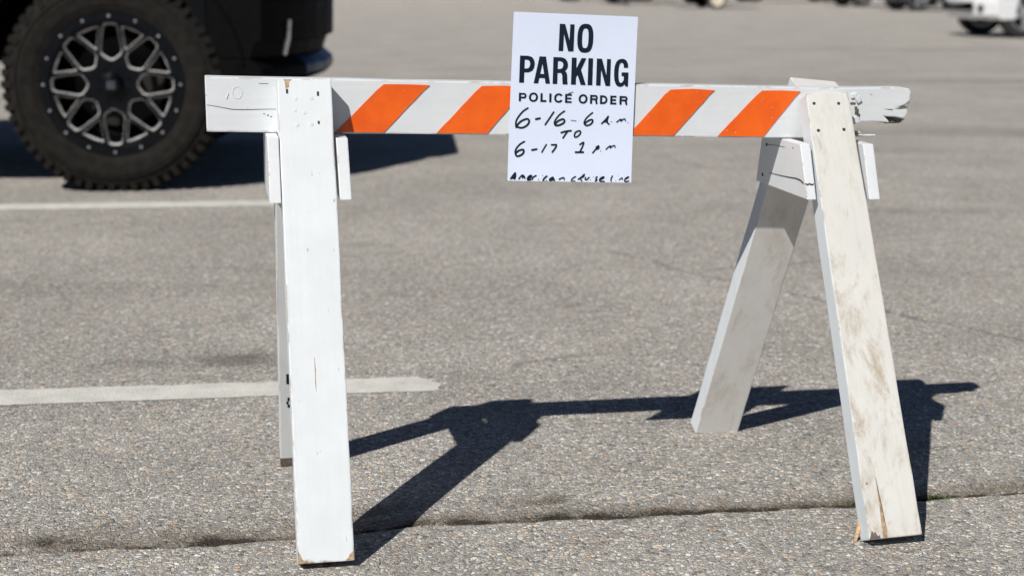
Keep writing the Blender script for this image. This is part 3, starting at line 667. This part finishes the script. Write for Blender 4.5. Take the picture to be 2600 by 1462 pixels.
hand([(24, [(395, 642), (320, 690), (262, 760), (243, 820), (258, 880)]), (28, [(248, 840), (300, 797), (366, 777), (385, 800), (366, 848), (310, 883), (268, 887), (248, 852)]),
      (28, [(520, 785), (596, 770)]), (18, [(758, 692), (720, 755), (682, 822)]), (24, [(845, 697), (924, 694)]), (24, [(924, 694), (915, 735), (855, 820)])], 'handwritten_date')
hand([(24, [(1318, 692), (1380, 657), (1360, 730), (1315, 818)]), (29, [(1245, 822), (1372, 820)]),
      (19, [(1630, 712), (1590, 762), (1532, 832)]), (20, [(1590, 740), (1632, 716), (1630, 755), (1585, 772)]), (13, [(1668, 800)]),
      (15, [(1757, 773), (1800, 732), (1832, 714), (1828, 747), (1870, 716), (1902, 710), (1910, 740)])], 'handwritten_time')
hand([(24, [(185, 390), (225, 330), (268, 278)]), (24, [(268, 278), (270, 335), (255, 392)]), (28, [(205, 375), (250, 375)]), (24, [(235, 340), (250, 345)]),
      (19, [(332, 393), (372, 340), (408, 318), (400, 372), (428, 335), (443, 382)]), (22, [(395, 335), (400, 350)]),
      (26, [(495, 380), (550, 352), (560, 328), (522, 342), (495, 385), (505, 412), (545, 398)]), (20, [(575, 398), (592, 362), (650, 327)]), (15, [(695, 402)]), (12, [(772, 325)]),
      (22, [(848, 337), (800, 380), (778, 425), (792, 446), (848, 433)]), (22, [(962, 358), (912, 385), (902, 418), (940, 412), (972, 380), (985, 425)]), (16, [(940, 385), (945, 395)]),
      (18, [(1078, 398), (1115, 376), (1163, 366), (1170, 402)])], 'handwritten_word', None, (1270, 400), 7.36)
hand([(20, [(1383, 347), (1330, 382), (1308, 418), (1322, 438), (1368, 433)]),
      (22, [(1437, 398), (1500, 352), (1548, 305)]), (20, [(1545, 308), (1535, 345), (1478, 378), (1500, 432)]), (18, [(1505, 355), (1525, 335)]),
      (17, [(1575, 362), (1562, 398), (1592, 408), (1620, 378), (1640, 360)]), (12, [(1660, 408)]), (10, [(1712, 350)]), (18, [(1790, 347), (1762, 380), (1785, 408), (1752, 432)]), (14, [(1775, 395), (1760, 420)]),
      (22, [(1842, 400), (1900, 374), (1912, 352), (1862, 372), (1834, 415), (1862, 438), (1918, 438)])], 'handwritten_word', None, (1270, 400), 7.36)
hand([(18, [(2080, 335), (2052, 390), (2052, 436)]), (10, [(2138, 430)]), (9, [(2190, 336)]),
      (14, [(2207, 408), (2245, 376), (2263, 372), (2265, 404)]), (18, [(2312, 400), (2368, 370), (2382, 352), (2332, 376), (2308, 418), (2322, 442), (2386, 430)])], 'handwritten_word', None, (1270, 400), 7.36)

# ------------------------------------------------------------------ weeds in the crack
def tuft(x, y, n, label, seed):
    R = random.Random(seed); bm = bmesh.new()
    for i in range(n):
        a = R.random()*6.28; h = .009+R.random()*.009; r = R.random()*.026-.013; bx, by = r*1.9, (R.random()-.5)*.008
        lean = Vector((cos(a), sin(a), 0))*(.3+R.random())*h; w = .0009; s = Vector((-sin(a), cos(a), 0))*w; b = Vector((bx, by, 0))
        v = [bm.verts.new(p) for p in (b-s, b+s, b+s*.8+lean*.5+Vector((0, 0, h*.7)), b-s*.8+lean*.5+Vector((0, 0, h*.7)), b+lean+Vector((0, 0, h)))]
        bm.faces.new(v[:4]); bm.faces.new((v[3], v[2], v[4]))
    o = mesh_obj('weed_tuft', bm, M['grass'], None, Matrix.Translation((x, y, ground_z(x, y)-.001)))
    tag(o, label, 'weed', 'weeds growing in the pavement crack')
tuft(.750, crack_y(.750)+.010, 70, 'green weed tuft in the crack just right of the grimy leg foot', 3)
tuft(.612, crack_y(.612)+.010, 40, 'small green weed tuft in the crack just left of the grimy leg', 4)

# ------------------------------------------------------------------ vehicles
def loft(bm, prof, ys, fx, mat_i=0):
    """side outline (x, z) swept across the car's width with fx(x, y, z) -> (x, y, z)"""
    rings = [[bm.verts.new(fx(x, y, z)) for x, z in prof] for y in ys]; n = len(prof)
    fs = []
    for A, B in zip(rings, rings[1:]):
        for i in range(n): fs.append(bm.faces.new((A[i], B[i], B[(i+1) % n], A[(i+1) % n])))
    caps = [bm.faces.new(rings[0]), bm.faces.new(rings[-1][::-1])]
    bmesh.ops.recalc_face_normals(bm, faces=fs+caps)
    bmesh.ops.triangulate(bm, faces=caps)
def arch(cx, cz, r, a0, a1, n=14): return [(cx+r*cos(radians(a0+(a1-a0)*i/n)), cz+r*sin(radians(a0+(a1-a0)*i/n))) for i in range(n+1)]
def flat_poly_holes(name, outer, holes, depth, bev, mat, parent, M4):
    """filled 2-D outline with holes, given thickness"""
    cu = bpy.data.curves.new(name, 'CURVE'); cu.dimensions = '2D'; cu.fill_mode = 'BOTH'; cu.extrude = depth/2; cu.bevel_depth = bev; cu.bevel_resolution = 1
    for P in [outer]+holes:
        sp = cu.splines.new('POLY'); sp.points.add(len(P)-1); sp.use_cyclic_u = True
        for pt, q in zip(sp.points, P): pt.co = (q[0], q[1], 0, 1)
    tmp = bpy.data.objects.new('tmp', cu); COL.objects.link(tmp)
    me = bpy.data.meshes.new_from_object(tmp.evaluated_get(bpy.context.evaluated_depsgraph_get()))
    bpy.data.objects.remove(tmp); bpy.data.curves.remove(cu); me.name = name; me.materials.clear(); me.materials.append(mat)
    o = bpy.data.objects.new(name, me); COL.objects.link(o); o.parent = parent; o.matrix_local = M4; return o

TR = thing('pickup_truck', 'lifted black pickup truck with black and silver spoked wheel', 'truck', Matrix.Translation((-.862, 7.43, 0)) @ Matrix.Rotation(radians(4.0), 4, 'Z'))
RT = .452; WX, WB = -.888, 3.66
def plan(x, y, z):
    k = max(0, min(1, (x+.75)/.6)); c = abs(y)
    x2 = x-.25*c**2.3*k
    t = 1-.10*max(0, z-.95); return (x2, y*t, z)
YS = [-1, -.97, -.9, -.8, -.65, -.5, -.25, 0, .25, .5, .65, .8, .9, .97, 1]
bm = bmesh.new()
prof = [(-.03, .86), (-.03, 1.10), (-.10, 1.19), (-.6, 1.28), (-1.38, 1.33), (-3.62, 1.34), (-5.62, 1.36), (-5.66, 1.30), (-5.66, .78), (-5.60, .64)]
prof += [(-WB+WX-.54, .60)]+arch(WX-WB, .47, .545, 166, 14)+[(-3.9, .56), (WX-.62, .56)]+arch(WX, .47, .545, 170, 8)
prof += [(-.30, .50), (-.30, .80), (-.12, .86)]
loft(bm, prof, YS, plan); bevel(bm, .012, 2, .6)
body = mesh_obj('body', bm, M['truckpaint'], TR)
bm = bmesh.new()
loft(bm, [(-.3, .555), (-.3, .85), (-.05, .85), (-.008, .80), (-.012, .630), (-.04, .622), (-.063, .556)], YS, plan); bevel(bm, .006, 2, .6); bumper = mesh_obj('front_bumper', bm, M['blackplastic'], TR)
bm = bmesh.new(); loft(bm, [(-.11, .470), (-.11, .553), (-.063, .553), (-.018, .515), (-.014, .485), (-.022, .470)], [-.62, -.5, -.25, 0, .25, .5, .62], plan); bevel(bm, .005, 2, .6); mesh_obj('lower_valance', bm, M['blue_reflection'], TR)  # reflection painted blue on the middle part only, the ends stay black
bm = bmesh.new(); loft(bm, [(-.32, .438), (-.32, .553), (-.111, .553), (-.111, .469), (-.026, .469), (-.04, .455), (-.09, .436)], YS, plan)
for YY in ([-1, -.97, -.9, -.8, -.7, -.621], [.621, .7, .8, .9, .97, 1]): loft(bm, [(-.1105, .470), (-.1105, .553), (-.063, .553), (-.018, .515), (-.014, .485), (-.022, .470)], YY, plan)
bevel(bm, .005, 2, .6); mesh_obj('lower_lip', bm, M['blackplastic'], TR)
def surf_x(y, z=.65): return plan(-.02, y, z)[0]
bm = bmesh.new(); tube(bm, [(surf_x(-.80)+.012, -.812, .715), (surf_x(-.80)+.004, -.814, .64), (surf_x(-.80)-.014, -.814, .565)], .009, 8, rs=[.007, .010, .009]); mesh_obj('corner_highlight', bm, M['milled'], bumper)  # bright strip added as the sky highlight along the bumper's corner crease
bm = bmesh.new(); tube(bm, [(x, -1.003, z) for x, z in arch(WX, .47, .548, 168, 6, 28)], .007, 8); mesh_obj('wheel_arch_trim', bm, M['blackplastic'], TR)
bm = bmesh.new(); box(bm, -5.4, -.35, -.5, .5, .52, .72); box(bm, -1.1, -.45, -.62, .62, .7, 1.12); tube(bm, [(WX, -.75, .45), (WX, .75, .45)], .05, 10); tube(bm, [(WX-WB, -.75, .45), (WX-WB, .75, .45)], .06, 10); tube(bm, [(-3.6, .3, .42), (-5.5, .42, .46)], .035, 8)
mesh_obj('chassis', bm, M['dark'], TR)
bm = bmesh.new()
cab = [(-1.36, 1.325), (-1.62, 1.62), (-2.0, 1.86), (-2.3, 1.92), (-3.3, 1.92), (-3.52, 1.86), (-3.62, 1.33)]
loft(bm, cab, [-.92, -.8, 0, .8, .92], lambda x, y, z: (x, y*(1-.28*max(0, z-1.33)), z)); bevel(bm, .02, 2, .5); mesh_obj('cab', bm, M['truckpaint'], TR)
def cab_y(z): return .92*(1-.28*max(0, z-1.33))+.004
for sgn in (-1, 1):
    for x0, x1, x2, x3 in ((-1.62, -2.45, -2.45, -2.03), (-2.53, -3.42, -3.35, -2.53)):
        bm = bmesh.new(); q = [(x0, 1.40), (x1, 1.40), (x2, 1.82), (x3, 1.82)]
        quad_prism(bm, [(x, sgn*cab_y(z), z) for x, z in q], [(x, sgn*(cab_y(z)-.02), z) for x, z in q]); mesh_obj('side_window', bm, M['glass'], TR)
    bm = bmesh.new(); quad_prism(bm, [plan(-.025, sgn*y, z) for y, z in ((.62, .92), (.88, .94), (.86, 1.10), (.60, 1.08))], [plan(-.09, sgn*y, z) for y, z in ((.62, .92), (.88, .94), (.86, 1.10), (.60, 1.08))]); mesh_obj('headlight', bm, M['lens'], TR)
    bm = bmesh.new(); box(bm, -5.67, -5.60, sgn*.9-.06, sgn*.9+.06, .95, 1.25); mesh_obj('tail_light', bm, M['tail'], TR)
    bm = bmesh.new(); box(bm, -1.75, -1.62, sgn*1.08-.12, sgn*1.08+.1, 1.38, 1.56); bevel(bm, .03, 2); mesh_obj('wing_mirror', bm, M['blackplastic'], TR)
    for xh in (-2.35, -3.3):
        bm = bmesh.new(); box(bm, xh-.08, xh+.08, sgn*.985-.012, sgn*.985+.012, 1.17, 1.20); bevel(bm, .008, 2); mesh_obj('door_handle', bm, M['truckpaint'], TR)
bm = bmesh.new(); quad_prism(bm, [(-1.42, -.78, 1.40), (-1.42, .78, 1.40), (-1.99, .68, 1.86), (-1.99, -.68, 1.86)], [(-1.36, -.78, 1.40), (-1.36, .78, 1.40), (-1.95, .68, 1.87), (-1.95, -.68, 1.87)]); mesh_obj('windshield', bm, M['glass'], TR)
bm = bmesh.new(); box(bm, -.04, -.010, -.55, .55, .88, 1.08)
for i in range(5): box(bm, -.012, .004, -.55, .55, .895+i*.042, .915+i*.042)
mesh_obj('grille', bm, M['blackplastic'], TR)
bm = bmesh.new(); box(bm, -5.82, -5.66, -.95, .95, .60, .76); bevel(bm, .02, 2); mesh_obj('rear_bumper', bm, M['blackplastic'], TR)

def truck_wheel():
    w = bpy.data.objects.new('wheel', None); COL.objects.link(w); w.parent = TR
    # axis along y, outer side at -y; the outer face lies at y = -.155
    bm = bmesh.new()
    pr = [(.15, .262), (.155, .30), (.160, .36), (.150, .405), (.120, .436), (.06, .443), (0, .445), (-.06, .443), (-.120, .436), (-.150, .408), (-.163, .37), (-.160, .33), (-.148, .302), (-.143, .296), (-.12, .288), (-.1, .262)]
    lathe_y(bm, pr, 96)
    R = random.Random(5); NB = 58
    for i in range(NB):
        for side in (-1, 1):
            a0 = 2*pi*(i+(.5 if side > 0 else 0))/NB; h = .007+(.003 if i % 2 else 0)+R.random()*.003; dw = 2*pi/NB*.30
            yo, yi = side*(.158 if i % 2 else .150), side*.085
            def pt(a, r, y): return (r*cos(a), y, r*sin(a))
            A = [pt(a0-dw, .400 if i % 2 else .412, yo), pt(a0+dw, .400 if i % 2 else .412, yo), pt(a0+dw*1.2, .430, yi), pt(a0-dw*.9, .430, yi)]
            B = [pt(a0-dw*.8, .442, side*(abs(yo)-.006)), pt(a0+dw*.8, .442, side*(abs(yo)-.006)), pt(a0+dw, .443+h, yi), pt(a0-dw*.8, .443+h, yi)]
            A[0] = pt(a0-dw, .400 if i % 2 else .415, yo-side*.001)
            quad_prism(bm, A, B)
        for y0, off in ((-.055, .2), (.0, .6), (.055, .35)):
            a0 = 2*pi*(i+off)/NB; dw = 2*pi/NB*.34
            A = [(.435*cos(a0+s*dw), y0+t*.022, .435*sin(a0+s*dw)) for s, t in ((-1, -1), (1, -.7), (1, 1), (-1, .7))]
            B = [(.4535*cos(a0+s*dw*.9), y0+t*.020, .4535*sin(a0+s*dw*.9)) for s, t in ((-1, -1), (1, -.7), (1, 1), (-1, .7))]
            quad_prism(bm, A, B)
    # sidewall ribs
    for r in (.318, .385): tube(bm, [(r*cos(2*pi*j/72), -.1615 if r > .35 else -.153, r*sin(2*pi*j/72)) for j in range(72)], .0022, 5, closed=True)
    for v in bm.verts:      # full section, squashed where it carries the truck
        rr = sqrt(v.co.x**2+v.co.z**2); k_ = 1+.033*min(1, max(0, (rr-.30)/.1)); v.co.x *= k_; v.co.z *= k_
        if v.co.z < -RT+.004:
            v.co.x *= 1+(-RT+.004-v.co.z)*.8; v.co.z = -RT+.004+(v.co.z+RT-.004)*.15
    mesh_obj('tyre', bm, M['tyre'], w)
    bm = bmesh.new()     # rim barrel with outer ring
    lathe_y(bm, [(-.150, .262), (-.150, .300), (-.138, .303), (-.10, .290), (.12, .262), (.13, .235), (-.06, .240), (-.12, .252)], 72); mesh_obj('rim', bm, M['rimblack'], w, smooth=False)
    bm = bmesh.new(); lathe_y(bm, [(.02, 0.001), (.02, .19), (.035, .19), (.035, .001)], 40, closed=False); lathe_y(bm, [(-.03, .001), (-.03, .085), (.02, .09), (.02, .001)], 32, closed=False); mesh_obj('brake_disc', bm, M['caliper'], w)
    bm = bmesh.new(); lathe_y(bm, [(.05, .001), (.05, .236), (.06, .236), (.06, .001)], 40, closed=False); mesh_obj('dark_back_plate', bm, M['dark'], w)  # dark plate added behind the spokes so the wheel's inside reads as shade
    pet = [(-.0265, .248), (-.014, .254), (.014, .254), (.0265, .248), (.0325, .232), (.047, .140), (.040, .122), (.012, .103), (0, .100), (-.012, .103), (-.040, .122), (-.047, .140), (-.0325, .232)]
    def tri():   # between the petals
        A = [radians(x) for x in (12.2, 17, 22.5, 28, 32.8)]
        P = [(.246*sin(t), .246*cos(t)) for t in A]
        b = radians(22.5); P += [(.240*sin(radians(33.6)), .240*cos(radians(33.6))), (.171*sin(b)+.012*cos(b), .171*cos(b)-.012*sin(b)), (.158*sin(b)+.004*cos(b), .158*cos(b)-.004*sin(b)), (.158*sin(b)-.004*cos(b), .158*cos(b)+.004*sin(b)), (.171*sin(b)-.012*cos(b), .171*cos(b)+.012*sin(b)), (.240*sin(radians(11.4)), .240*cos(radians(11.4)))]
        return P
    def rot(P, a): return [(x*cos(a)+y*sin(a), -x*sin(a)+y*cos(a)) for x, y in P]
    holes = []
    for i in range(8): holes.append(rot(pet, 2*pi*i/8)); holes.append(rot(tri(), 2*pi*i/8))
    circ = [(.264*cos(2*pi*i/72), .264*sin(2*pi*i/72)) for i in range(72)]
    m = Matrix.Translation((0, -.128, 0)) @ Matrix.Rotation(pi/2, 4, 'X')
    flat_poly_holes('spokes', circ, holes, .020, .002, M['rimblack'], w, m)
    for i, H in enumerate(holes):
        bm = bmesh.new(); c = Vector((sum(p[0] for p in H)/len(H), sum(p[1] for p in H)/len(H)))
        fr = [];
        for kx, yy in ((1.035, -.1420), (.90, -.1310)):
            ring = []
            for p in H:
                v = Vector(p)-c; L = v.length; v = v*( (L+(.0008 if kx > 1 else -.0058))/L ); ring.append(bm.verts.new((c.x+v.x, yy, c.y+v.y)))
            fr.append(ring)
        n = len(H); third = []
        for p in H:
            v = Vector(p)-c; L = v.length; v = v*((L-.0056)/L); third.append(bm.verts.new((c.x+v.x, -.124, c.y+v.y)))
        fr.append(third)
        for A, B in zip(fr, fr[1:]):
            for j in range(n): bm.faces.new((A[j], A[(j+1) % n], B[(j+1) % n], B[j]))
        bmesh.ops.recalc_face_normals(bm, faces=bm.faces)
        mesh_obj('milled_edge', bm, M['milled'], w)
    bm = bmesh.new(); lathe_y(bm, [(-.128, .001), (-.128, .0), ], 4, closed=False); bm.free()
    bm = bmesh.new(); lathe_y(bm, [(-.176, .0005), (-.176, .030), (-.170, .038), (-.142, .046), (-.138, .060), (-.125, .060)], 40, closed=False); mesh_obj('centre_cap', bm, M['rimblack'], w, smooth=False)
    bm = bmesh.new()
    for (x0, x1, z0, z1) in [(-.0165, .0165, .011, .0155), (-.0165, .0165, -.0155, -.011), (-.0165, .0165, -.002, .002), (-.0165, -.012, -.0155, .0155), (.012, .0165, -.0155, .0155), (-.005, -.001, -.0155, .0155), (.003, .006, -.0155, .0155)]:
        box(bm, x0, x1, -.1785-.0003*len(bm.faces)/6, -.1755, z0, z1)
    mesh_obj('cap_emblem', bm, M['emblem'], w)
    for i in range(8):
        a = 2*pi*(i+.5)/8; bm = bmesh.new(); quad_prism(bm, [(.068*cos(a)+.009*cos(t), -.130, .068*sin(a)+.009*sin(t)) for t in [pi*j/3 for j in range(6)]], [(.068*cos(a)+.007*cos(t), -.150, .068*sin(a)+.007*sin(t)) for t in [pi*j/3 for j in range(6)]]); mesh_obj('lug_nut', bm, M['rimblack'], w)
    for i in range(16):
        a = 2*pi*i/16; bm = bmesh.new(); quad_prism(bm, [(.2835*cos(a)+.0068*cos(t), -.149, .2835*sin(a)+.0068*sin(t)) for t in [pi*j/5 for j in range(10)]], [(.2835*cos(a)+.0052*cos(t), -.157, .2835*sin(a)+.0052*sin(t)) for t in [pi*j/5 for j in range(10)]]); mesh_obj('rim_bolt', bm, M['silver'], w)
    return w
w0 = truck_wheel(); w0.location = (WX, -.855, RT)
def copy_part(src, parent):
    c = src.copy(); COL.objects.link(c); c.parent = parent
    for ch in list(src.children): copy_part(ch, c)
    return c
for x, y, rz in ((WX, .855, pi), (WX-WB, -.855, 0), (WX-WB, .855, pi)):
    c = copy_part(w0, TR); c.location = (x, y, RT); c.rotation_euler = (0, 0, rz)

def car(name, label, cat, wheel_xy, heading, paint, R=.34, L=4.6, wid=1.82, roof=1.68, rim='silver', belt=1.0, suv=True, spokes=5, group='vehicles parked across the lot'):
    fo = .76; tr = wid/2-.13; wb = L*.60
    f = Vector((cos(heading), sin(heading))); l = Vector((-f.y, f.x))
    org = Vector(wheel_xy)+f*fo-l*(tr+.10)
    V = thing(name, label, cat, Matrix.Translation((org.x, org.y, 0)) @ Matrix.Rotation(heading, 4, 'Z'), group)
    h = wid/2
    def pl(x, y, z):
        c = abs(y)/h; k = max(0, min(1, (x+.9)/.6)); kb = max(0, min(1, (-x-(L-.6))/.5))
        return (x-.30*c**3*k+.18*c**3*kb, y*(1-.10*max(0, z-.75)), z)
    z0 = .30
    P = [(-.02, .34), (-.0, .52), (-.05, .68), (-.12, .80), (-1.15, belt), (-L+.35, belt+.05), (-L+.03, belt-.05), (-L, .62), (-L+.06, .36), (-fo-wb-R-.06, z0+.02)]
    P += arch(-fo-wb, R, R+.055, 172, 8)+[(-fo-wb+R+.07, z0), (-fo-R-.07, z0)]+arch(-fo, R, R+.055, 172, 8)+[(-fo+R+.08, z0-.02), (-.10, z0-.03)]
    bm = bmesh.new(); YSS = [h*s for s in (-1, -.96, -.85, -.65, -.35, 0, .35, .65, .85, .96, 1)]
    loft(bm, P, YSS, pl); bevel(bm, .015, 2, .7); mesh_obj('body', bm, paint, V)
    bm = bmesh.new(); xr = -L+.10 if suv else -L+1.0
    C = [(-1.05, belt-.01), (-1.75, roof-.12), (-2.15, roof), (-L+(.6 if suv else 1.6), roof-.02), (xr, belt+.04)]
    loft(bm, C, [-h*.93, -h*.8, 0, h*.8, h*.93], lambda x, y, z: (x, y*(1-.30*max(0, z-belt)), z)); bevel(bm, .03, 2, .5); mesh_obj('cabin', bm, paint, V)
    cy = lambda z: h*.93*(1-.30*max(0, z-belt))+.004
    for s in (-1, 1):
        for q in ([(-1.45, belt+.06), (-2.5, belt+.06), (-2.5, roof-.12), (-1.98, roof-.12)], [(-2.6, belt+.06), (-L+.75 if suv else -3.3, belt+.06), (-L+.85 if suv else -3.0, roof-.13), (-2.6, roof-.12)]):
            bm = bmesh.new(); quad_prism(bm, [(x, s*cy(z), z) for x, z in q], [(x, s*(cy(z)-.02), z) for x, z in q]); mesh_obj('side_window', bm, M['glass'], V)
        bm = bmesh.new(); q = [(.52*h, .62), (.93*h, .66), (.92*h, .78), (.55*h, .72)]
        quad_prism(bm, [(pl(-.02, s*y, z)[0]-.01, s*y, z) for y, z in q], [(pl(-.02, s*y, z)[0]-.10, s*y, z) for y, z in q]); mesh_obj('headlight', bm, M['lens'], V)
        bm = bmesh.new(); c = Vector(pl(-.005, s*.74*h, .44)); c.x += .012
        lathe_y(bm, [(0, .001), (0, .055), (.02, .064), (.05, .064)], 20, closed=False); bm.transform(Matrix.Translation(c) @ Matrix.Rotation(-pi/2, 4, 'Z').inverted()); mesh_obj('fog_lamp', bm, M['glass'], V)
        bm = bmesh.new(); box(bm, -L-.005, -L+.12, s*h*.80-.09, s*h*.80+.09, .75, .95); mesh_obj('tail_light', bm, M['tail'], V)
        bm = bmesh.new(); box(bm, -1.65, -1.52, s*(h+.08)-.09, s*(h+.08)+.09, belt+.02, belt+.16); bevel(bm, .025, 2); mesh_obj('wing_mirror', bm, paint, V)
    bm = bmesh.new(); q0 = [(y*h, .41) for y in (-.62, -.5, -.35, -.15, 0, .15, .35, .5, .62)]+[(y*h, .53) for y in (.60, .5, .35, .15, 0, -.15, -.35, -.5, -.60)]
    quad_prism(bm, [(pl(.032, y, z)[0]+.002, y, z) for y, z in q0], [(pl(-.05, y, z)[0], y, z) for y, z in q0]); mesh_obj('lower_grille', bm, M['blackplastic'], V)
    bm = bmesh.new(); box(bm, -L+.2, -.25, -h*.75, h*.75, z0-.02, z0+.12); mesh_obj('underbody', bm, M['dark'], V)
    bm = bmesh.new(); quad_prism(bm, [(-1.13, -.75*h, belt+.05), (-1.13, .75*h, belt+.05), (-1.78, .66*h, roof-.10), (-1.78, -.66*h, roof-.10)], [(-1.08, -.75*h, belt+.05), (-1.08, .75*h, belt+.05), (-1.73, .66*h, roof-.08), (-1.73, -.66*h, roof-.08)]); mesh_obj('windshield', bm, M['glass'], V)
    for wx, s in ((-fo, 1), (-fo, -1), (-fo-wb, 1), (-fo-wb, -1)):
        w = bpy.data.objects.new('wheel', None); COL.objects.link(w); w.parent = V; w.location = (wx, s*tr, R); w.rotation_euler = (0, random.random(), 0 if s < 0 else pi)
        bm = bmesh.new(); lathe_y(bm, [(.10, R*.66), (.11, R*.80), (.105, R*.93), (.08, R*.985), (0, R), (-.08, R*.985), (-.105, R*.93), (-.112, R*.82), (-.10, R*.66)], 48); mesh_obj('tyre', bm, M['tyre2'], w, smooth=True)
        bm = bmesh.new(); lathe_y(bm, [(-.100, R*.60), (-.104, R*.665), (.09, R*.66), (.09, R*.58)], 40)
        for i in range(spokes):
            a = 2*pi*i/spokes; n0 = len(bm.verts); box(bm, .02, R*.64, -.095, -.07, -R*.10, R*.10); bm.verts.ensure_lookup_table()
            for v in list(bm.verts)[n0:]: x, z = v.co.x, v.co.z; v.co.x = x*cos(a)-z*sin(a); v.co.z = x*sin(a)+z*cos(a)
        lathe_y(bm, [(-.105, .001), (-.105, .05), (-.08, .06), (.0, .06)], 20, closed=False); mesh_obj('rim', bm, M[rim], w)
        bm = bmesh.new(); lathe_y(bm, [(-.03, .001), (-.03, R*.60), (-.02, R*.60), (-.02, .001)], 30, closed=False); mesh_obj('wheel_back', bm, M['dark'], w)
    return V
P_ = lambda n, c: simple(n, c, .3, coat=.7, vary=.04)
car('parked_car', 'white car with dark lower grille and round fog lamp, nearest across the lot', 'car', (7.68, 23.0), radians(186), P_('white car paint', (.72, .73, .74)), R=.37, L=4.7, spokes=5)
car('parked_car', 'dark vehicle with silver wheel directly behind the white car front', 'car', (10.86, 41.1), radians(186), P_('graphite paint', (.05, .052, .056)), R=.37, L=4.8)
car('parked_car', 'dark vehicle with silver wheel second to the left of the white car', 'car', (10.6, 46.7), radians(188), P_('dark red paint', (.18, .02, .02)), R=.37, L=4.8)
car('parked_car', 'vehicle whose small dark tyres show just right of the cream wheeled trailer', 'car', (8.54, 54.2), radians(187), P_('silver paint', (.42, .43, .44)), R=.34, L=4.5, suv=False, roof=1.45)
car('parked_car', 'vehicle with pale grey wheel directly left of the cream wheeled trailer', 'car', (3.54, 49.3), radians(187), P_('beige paint', (.40, .36, .29)), R=.34, L=4.4, suv=False, roof=1.45)
car('parked_car', 'leftmost far vehicle, only its dark tyres showing above the paper notice', 'car', (2.15, 54.8), radians(187), P_('blue paint', (.03, .07, .20)), R=.34, L=4.4, suv=False, roof=1.45)
# small single-axle trailer with cream wheels
tr_ = thing('utility_trailer', 'small trailer with cream rimmed wheel, above the right corner of the paper notice', 'trailer', Matrix.Translation((5.62, 44.0, 0)) @ Matrix.Rotation(radians(187), 4, 'Z'))
def trailer_wheel(s):
    R = .285; w = bpy.data.objects.new('wheel', None); COL.objects.link(w); w.parent = tr_; w.location = (0, s*.80, R); w.rotation_euler = (0, 0, 0 if s < 0 else pi)
    bm = bmesh.new(); lathe_y(bm, [(.08, R*.62), (.09, R*.85), (.06, R*.98), (0, R), (-.06, R*.98), (-.09, R*.85), (-.08, R*.68)], 40); mesh_obj('tyre', bm, M['tyre2'], w, smooth=True)
    bm = bmesh.new(); lathe_y(bm, [(-.06, .001), (-.06, .05), (-.03, .07), (-.045, R*.55), (-.085, R*.70), (-.02, R*.70), (-.02, .001)], 32, closed=False); mesh_obj('rim', bm, CREAM if s > 0 else M['dark'], w)
CREAM = simple('cream painted steel', (.66, .58, .46), .4)
trailer_wheel(1); trailer_wheel(-1)
bm = bmesh.new(); box(bm, -1.3, 1.2, -.68, .68, .50, .56); mesh_obj('deck', bm, M['oldwood'], tr_)
bm = bmesh.new(); tube(bm, [(0, -.78, .285), (0, .78, .285)], .03, 10); mesh_obj('axle', bm, M['dark'], tr_)
bm = bmesh.new(); box(bm, -1.32, 1.22, -.70, -.68, .50, .85); box(bm, -1.32, 1.22, .68, .70, .50, .85); box(bm, 1.2, 1.22, -.68, .68, .56, .85); bevel(bm, .004, 1); mesh_obj('side_rail', bm, M['dark'], tr_)
bm = bmesh.new(); tube(bm, [(1.2, -.6, .48), (2.5, 0, .46)], .03, 8); tube(bm, [(1.2, .6, .48), (2.5, 0, .46)], .03, 8); tube(bm, [(2.4, 0, .46), (2.4, 0, .02)], .02, 8); mesh_obj('drawbar', bm, M['dark'], tr_)
